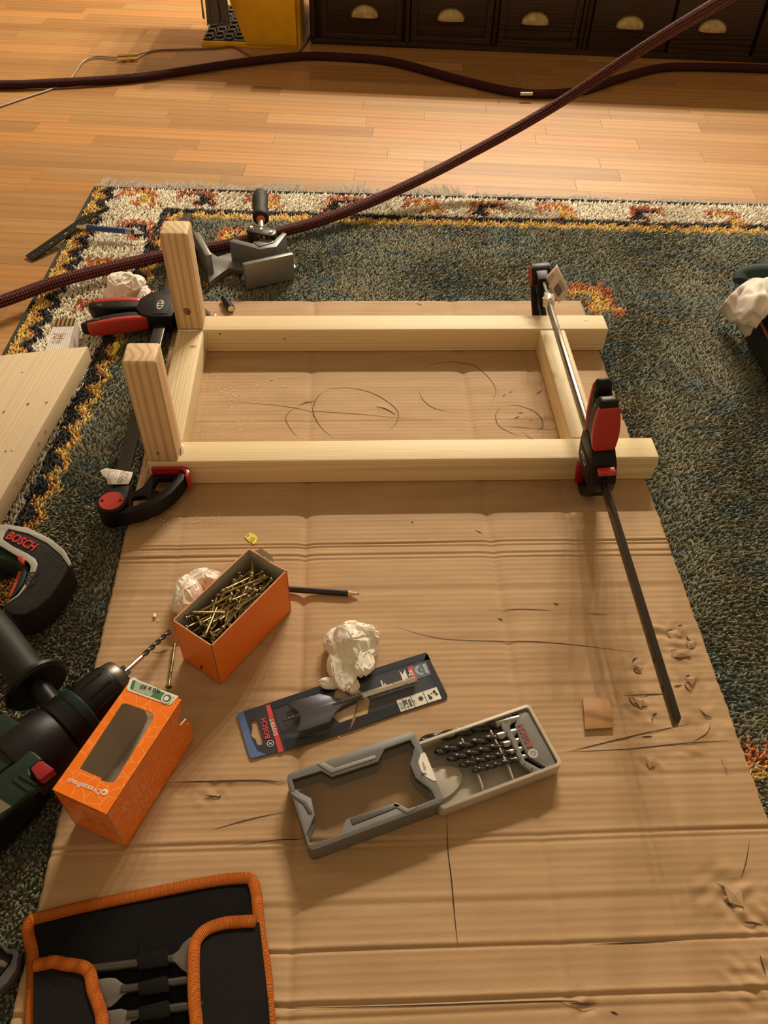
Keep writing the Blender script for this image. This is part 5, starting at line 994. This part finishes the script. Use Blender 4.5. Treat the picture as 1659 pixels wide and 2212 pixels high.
spade2('flat_bit', 'third flat spade bit in the tool roll, lowest of those in view', (275, 2194, .008), (440, 2168, .008), .0038, [(u, v, .009) for u, v in ((170, 2192), (231, 2184), (262, 2179), (275, 2183), (286, 2190), (298, 2192), (298, 2202), (284, 2206), (275, 2222), (250, 2250), (180, 2250))])
LOOP = M('black_elastic', (.006, .0055, .005), .9, bump=.0003, bs=400, spec=.15)
for px in ([(295, 2064), (357, 2049), (361, 2052), (363, 2086), (298, 2096)], [(297, 2122), (358, 2107), (362, 2110), (365, 2142), (299, 2152)], [(299, 2176), (362, 2160), (365, 2164), (367, 2196), (301, 2206)]):
    P = WL(px, .013); b = MB(); b.plate(xy(P), .004, .0134); b.build('elastic_loop', LOOP, tr2, bev=.003)
b = MB(); b.plate(xy(WL([(299, 2030), (361, 2030), (372, 2330), (303, 2330)], .0045)), .0035, .0047); b.build('elastic_band', LOOP, tr2)
# ================================================================== CORDLESS SCREWDRIVER
zi = .036; ix = thing('cordless_screwdriver', 'small pistol-shaped cordless screwdriver with silver trim, on the rug at left', 'screwdriver', W(60, 1250, -.006))
def prism(nm, px, z0, z1, mat, par, bev=.002, seg=3, holes=()): b = MB(); b.plate(xy(WL(px, z1)), z0, z1, holes=[xy(WL(h, z1)) for h in holes]); return b.build(nm, mat, par, bev=bev, seg=seg, smooth=50)
SILV = M('silver_plastic', (.46, .45, .43), .34, .4); 
main = [(-70, 1150), (-30, 1136), (14, 1137), (60, 1145), (105, 1168), (136, 1192), (151, 1214), (144, 1232), (128, 1260), (107, 1290), (80, 1314), (50, 1329), (24, 1328), (11, 1318), (8, 1310), (14, 1303), (38, 1290), (57, 1266), (76, 1228), (79, 1218), (72, 1207), (40, 1188), (0, 1162), (-60, 1160)]
body_ = prism('rubber_body', main, -.006, zi, RUBBER, ix, .0095, 4)
sil = [(-60, 1147), (-20, 1133), (15, 1133), (60, 1139.5), (108, 1163), (138, 1187), (154, 1217), (148, 1222), (132, 1199), (102, 1173), (60, 1152), (18, 1142), (11, 1150), (5, 1164), (28, 1180), (60, 1196), (76, 1207), (81, 1218), (77, 1232), (58, 1266), (40, 1287), (16, 1302), (8, 1307), (22, 1296), (38, 1284), (52, 1264), (65, 1232), (66, 1222), (60, 1213), (36, 1200), (0, 1178), (-60, 1160)]
prism('silver_trim', sil, zi - .002, zi + .0012, SILV, ix, .0006, 2)
prism('nose', [(-70, 1150), (-10, 1160), (20, 1185), (55, 1215), (62, 1225), (50, 1262), (30, 1287), (20, 1293), (36, 1258), (48, 1228), (30, 1215), (-70, 1190)], .002, zi - .004, GREEN, ix, .002, 2)
prism('trigger', [(39, 1232), (53, 1231), (46, 1252), (34, 1275), (20, 1292), (18, 1286), (30, 1258)], .004, zi - .010, M('trigger_red', (.62, .05, .03), .4), ix, .0015, 2)
prism('direction_switch', [(38, 1199), (52, 1203), (53, 1207), (50, 1217), (43, 1214), (38, 1207)], zi - .004, zi + .003, RED, ix, .0008, 2)
b = MB(); b.hscale = 1.25; b.text('BOSCH', W(11, 1162, zi + .001), W(70, 1190, zi + .001), th=.0004, bold=.03); b.build('brand_text', M('brand_red_print', (.55, .03, .03), .4), body_, smooth=0, recalc=False)
b = MB(); b.hscale = 1.3; b.text('IXO', W(62, 1236, zi + .0016), W(53, 1265, zi + .0016), th=.0004, bold=.05); b.build('model_text', BLK, body_, smooth=0, recalc=False)
b = MB()
for (u0, v0) in ((84, 1238), (90, 1253), (72, 1258), (84, 1275), (66, 1278), (96, 1268), (100, 1240), (110, 1256), (104, 1284), (122, 1262), (54, 1296), (74, 1294), (90, 1297), (70, 1311), (52, 1314), (116, 1244), (128, 1247)):
    c = W(u0, v0, zi + .0001); b.plate(disc(c.x, c.y, .0010, 8), c.z - .0006, c.z + .0003)
o = b.build('grip_dimples', BLK, body_, smooth=0); o['kind'] = 'stuff'
b = MB()
for o_ in (0, 9, 18): px_line(b, (88 + o_ * .2, 1178 + o_), (140 - o_ * .25, 1215 + o_ * 1.), zi, .0006, .0004)
b.build('moulded_line', BLK, body_, smooth=0, recalc=False)
# ================================================================== POWER DRILL
dz = .040; a0, a1 = W(263, 1458, dz), W(40, 1655, dz); ax = (a1 - a0).normalized(); TP = frame(a0, ax, ez=(0, 0, 1))
dr = thing('power_drill', 'dark green power drill with black chuck and side handle, lying on the rug', 'drill', mat=TP); AL = lambda x: TP @ Vector((x, 0, 0))
def lathe(nm, prof, mat, par, n=32, **k): b = MB(); b.tube([AL(x) for x, r in prof], [r for x, r in prof], n); return b.build(nm, mat, par, smooth=40, **k)
lathe('chuck_front', [(.0, .0185), (.002, .0205), (.012, .0225), (.013, .0215)], M('worn_chuck_steel', (.16, .14, .125), .38, .85, var=(.07, .06, .055), vs=120), dr)
ck = lathe('chuck_sleeve', [(.0125, .0228), (.015, .0240), (.046, .0262), (.050, .0255)], BLACK, dr)
for k in range(22):
    a = 2 * PI * k / 22; b = MB(); c = TP @ Vector((.031, .0254 * math.cos(a), .0254 * math.sin(a)));
    if k % 2 == 0: b.tube([TP @ Vector((.018, .0240 * math.cos(a), .0240 * math.sin(a))), TP @ Vector((.044, .0258 * math.cos(a), .0258 * math.sin(a)))], .0012, 6); b.build('grip_rib', BLACK, ck)
for k in range(3):
    a = 2 * PI * k / 3 + .5; b = MB(); b.tube([TP @ Vector((.002, .0055 * math.cos(a), .0055 * math.sin(a))), TP @ Vector((-.008, .0042 * math.cos(a), .0042 * math.sin(a)))], [.0032, .0024], 6); b.build('jaw', DSTEEL, dr)
lathe('gear_ring', [(.050, .0250), (.053, .0285), (.060, .0290), (.063, .0270)], M('dark_green_ring', (.008, .026, .022), .4, spec=.3), dr)
lathe('collar', [(.062, .0262), (.064, .0300), (.080, .0305), (.083, .0270)], BLACK, dr)
lathe('gear_housing', [(.080, .0270), (.088, .0330), (.110, .0385), (.135, .0400)], BLACK, dr)
b = MB(); T_ = TP @ Matrix.Translation((.125, 0, 0)) 
b.plate([(0, -.043), (.26, -.046), (.26, .034), (.05, .036), (.02, .034), (0, .026)], -.041, .034, T=T_); b.build('motor_body', BLACK, dr, bev=.010, seg=4)
for px_ in ([(-60, 1556), (8, 1542), (18, 1546), (78, 1587), (84, 1597), (62, 1616), (-60, 1716)], [(-60, 1722), (62, 1620), (74, 1624), (92, 1640), (62, 1660), (72, 1690), (90, 1700), (50, 1722), (0, 1768), (-60, 1800)]):
    b = MB(); b.plate(xy(WL(px_, .0755)), .068, .0755); b.build('green_shell', GREEN, dr, bev=.002, seg=3)
pr_ = lambda px, z: [tuple((T_.inverted() @ W(u, v, z + dz))[:2]) for u, v in px]
b = MB(); b.plate(pr_([(67, 1662), (85, 1646), (92, 1645), (119, 1664), (90, 1686), (82, 1686)], .038), .030, .0405, T=T_); b.build('selector_switch', M('switch_red', (.30, .006, .012), .3, coat=.4), dr, bev=.0012)
for px in ([(40, 1675), (46, 1671), (82, 1694), (78, 1699)], [(27, 1685), (33, 1682), (68, 1706), (63, 1711)]): b = MB(); b.plate(pr_(px, .036), .034, .0368, T=T_); b.build('air_vent', BLK, dr)
b = MB(); b.plate(pr_([(-20, 1735), (0, 1727), (26, 1744), (0, 1761), (-20, 1775)], .034), .033, .0362, T=T_); b.build('rating_plate', M('tan_rating_label', (.16, .125, .09), .5), dr)
# side handle
f0 = W(78, 1478, .050); f1 = W(-30, 1345, .058); hd_ = (f1 - f0).normalized()
b = MB(); b.tube([f0 + hd_ * x for x in (-.006, -.003, .001, .003)], [.031, .0345, .0345, .012], 36); b.build('handle_flange', BLACK, dr)
b = MB(); b.tube([f0 + hd_ * x for x in (.0, .006, .03, .07, .11, .14, .145)], [.0190, .0192, .0198, .0215, .0205, .0195, .012], 28); b.build('side_handle', M('worn_black_rubber', (.018, .015, .0135), .6, var=(.010, .009, .008), vs=40, spec=.3), dr)
g0 = f0 - hd_ * .004; g1 = AL(.072) ; b = MB(); b.tube([g0, g0.lerp(g1, .5), g1], [.016, .015, .020], 18, sx=.75); b.build('handle_clamp', BLACK, dr)
q0, q1 = W(368.5, 1362, .010), a0 + ax * -.004; 
tw = twist('drill_bit', q0, q1, .0030, 'long twist bit held in the chuck of the power drill', shank=.34, turns=2.6, mat=BLSTEEL, shm=STEEL)
# ================================================================== GREY TOOL AT THE LOWER LEFT EDGE
gt = thing('pliers', 'grey and black tool half out of view beside the tool roll', 'tool', W(10, 2090, -.006))
prism('jaw_plate', [(-60, 2030), (0, 2034), (10, 2043), (16, 2049), (30, 2050), (40, 2058), (34, 2095), (16, 2122), (0, 2138), (-60, 2140), (-60, 2125), (0, 2110), (22, 2082), (27, 2066), (26, 2060), (12, 2058), (0, 2044), (-60, 2040)], -.004, .012, M('slate_grey_plastic', (.075, .072, .074), .5), gt, .001, 2)
prism('core', [(-60, 2040), (0, 2044), (12, 2058), (27, 2064), (22, 2082), (0, 2110), (-60, 2125)], -.006, .006, BLK, gt, .001, 1)
prism('insert', [(-60, 2070), (0, 2072), (8, 2074), (16, 2081), (12, 2090), (0, 2088), (-60, 2094)], .004, .010, M('dusty_tan_part', (.16, .13, .09), .7), gt, .001, 2)
# ================================================================== CASE AND CLOTH AT THE RIGHT EDGE
tc_ = thing('tool_bag', 'dark green tool bag under a white cloth, cut by the right edge', 'bag', W(1660, 700, -.006))
P = [W(1602, 608, .075), W(1606, 596, .08), W(1622, 590, .085), W(1660, 588, .09), W(1760, 590, .09)]; b = MB(); b.tube(spline(P, 8), .0095, 12, sx=1.6); b.build('rolled_rim', M('bottle_green_fabric', (.010, .035, .026), .8), tc_)
c0 = [(1612, 640), (1600, 690), (1607, 730), (1640, 800), (1665, 850), (1760, 900), (1790, 640), (1700, 596), (1620, 600)]
b = MB(); b.plate(xy(WL(c0, .0)), -.006, .055); b.build('bag_body', M('black_green_fabric', (.007, .014, .011), .85), tc_, bev=.02, seg=4)
b = MB(); b.tube(spline([W(1643, 697, .062), W(1652, 715, .055), W(1668, 745, .045)], 5), .0022, 8); b.build('red_piping', M('dull_red_piping', (.30, .045, .03), .7), tc_)
rowsP = [[(1618, 602, .082), (1660, 600, .088), (1720, 606, .090)], [(1600, 618, .078), (1645, 630, .095), (1720, 640, .095)], [(1578, 640, .060), (1632, 655, .085), (1720, 670, .095)], [(1560, 662, .035), (1615, 680, .070), (1700, 690, .090)], [(1549, 673, .010), (1600, 695, .052), (1672, 668, .090)], [(1563, 681, .008), (1604, 705, .045), (1650, 690, .078)], [(1590, 692, .012), (1607, 716, .035), (1640, 700, .068)], [(1604, 704, .014), (1606, 726, .022), (1626, 712, .045)], [(1606, 712, .014), (1610, 731, .016), (1621, 726, .028)]]
b = MB(); NR = 40; NC = 34; 
def lerp3(a, b_, t): return tuple(a[i] + (b_[i] - a[i]) * t for i in range(3))
grid = []
for i in range(NR + 1):
    t = i / NR * (len(rowsP) - 1); k = min(int(t), len(rowsP) - 2); f = t - k; r_ = [lerp3(rowsP[k][j], rowsP[k + 1][j], f) for j in range(3)]; row = []
    for j in range(NC + 1):
        s = j / NC * 2; m_ = min(int(s), 1); u, v, z = lerp3(r_[m_], r_[m_ + 1], s - m_)
        p = W(u, v, z); q = Vector((p.x * 9 + p.y * 16, p.x * 30 - p.y * 11, 1.)); fold = abs(noise.noise(q)) + .5 * abs(noise.noise(q * 2.3)); edge_ = min(1, min(i, NR - i, j) / 5 + .2)
        p.z = max(p.z + (fold - .25) * .030 * edge_, -.003); row.append(b.bm.verts.new(p))
    grid.append(row)
for i in range(NR):
    for j in range(NC): b._f((grid[i][j], grid[i][j + 1], grid[i + 1][j + 1], grid[i + 1][j]))
lo = {}
o = single(b, 'cloth', CLOTH, 'white cotton cloth draped over the green bag at the right edge', 'cloth', W(1620, 680, .0), smooth=80, recalc=False)
md = o.modifiers.new('thickness', 'SOLIDIFY'); md.thickness = .0014

b = MB(); b.tube(spline([W(150, 1012, -.004), W(178, 1022, .000), (W(205, 1033, .002)), W(226, 1040, .004)], 5), .0016, 6); single(b, 'thin_twig', M('olive_twig', (.16, .12, .05), .8), 'thin brown stalk lying on the rug beside the flat clamp head', 'twig', W(180, 1023, -.006))
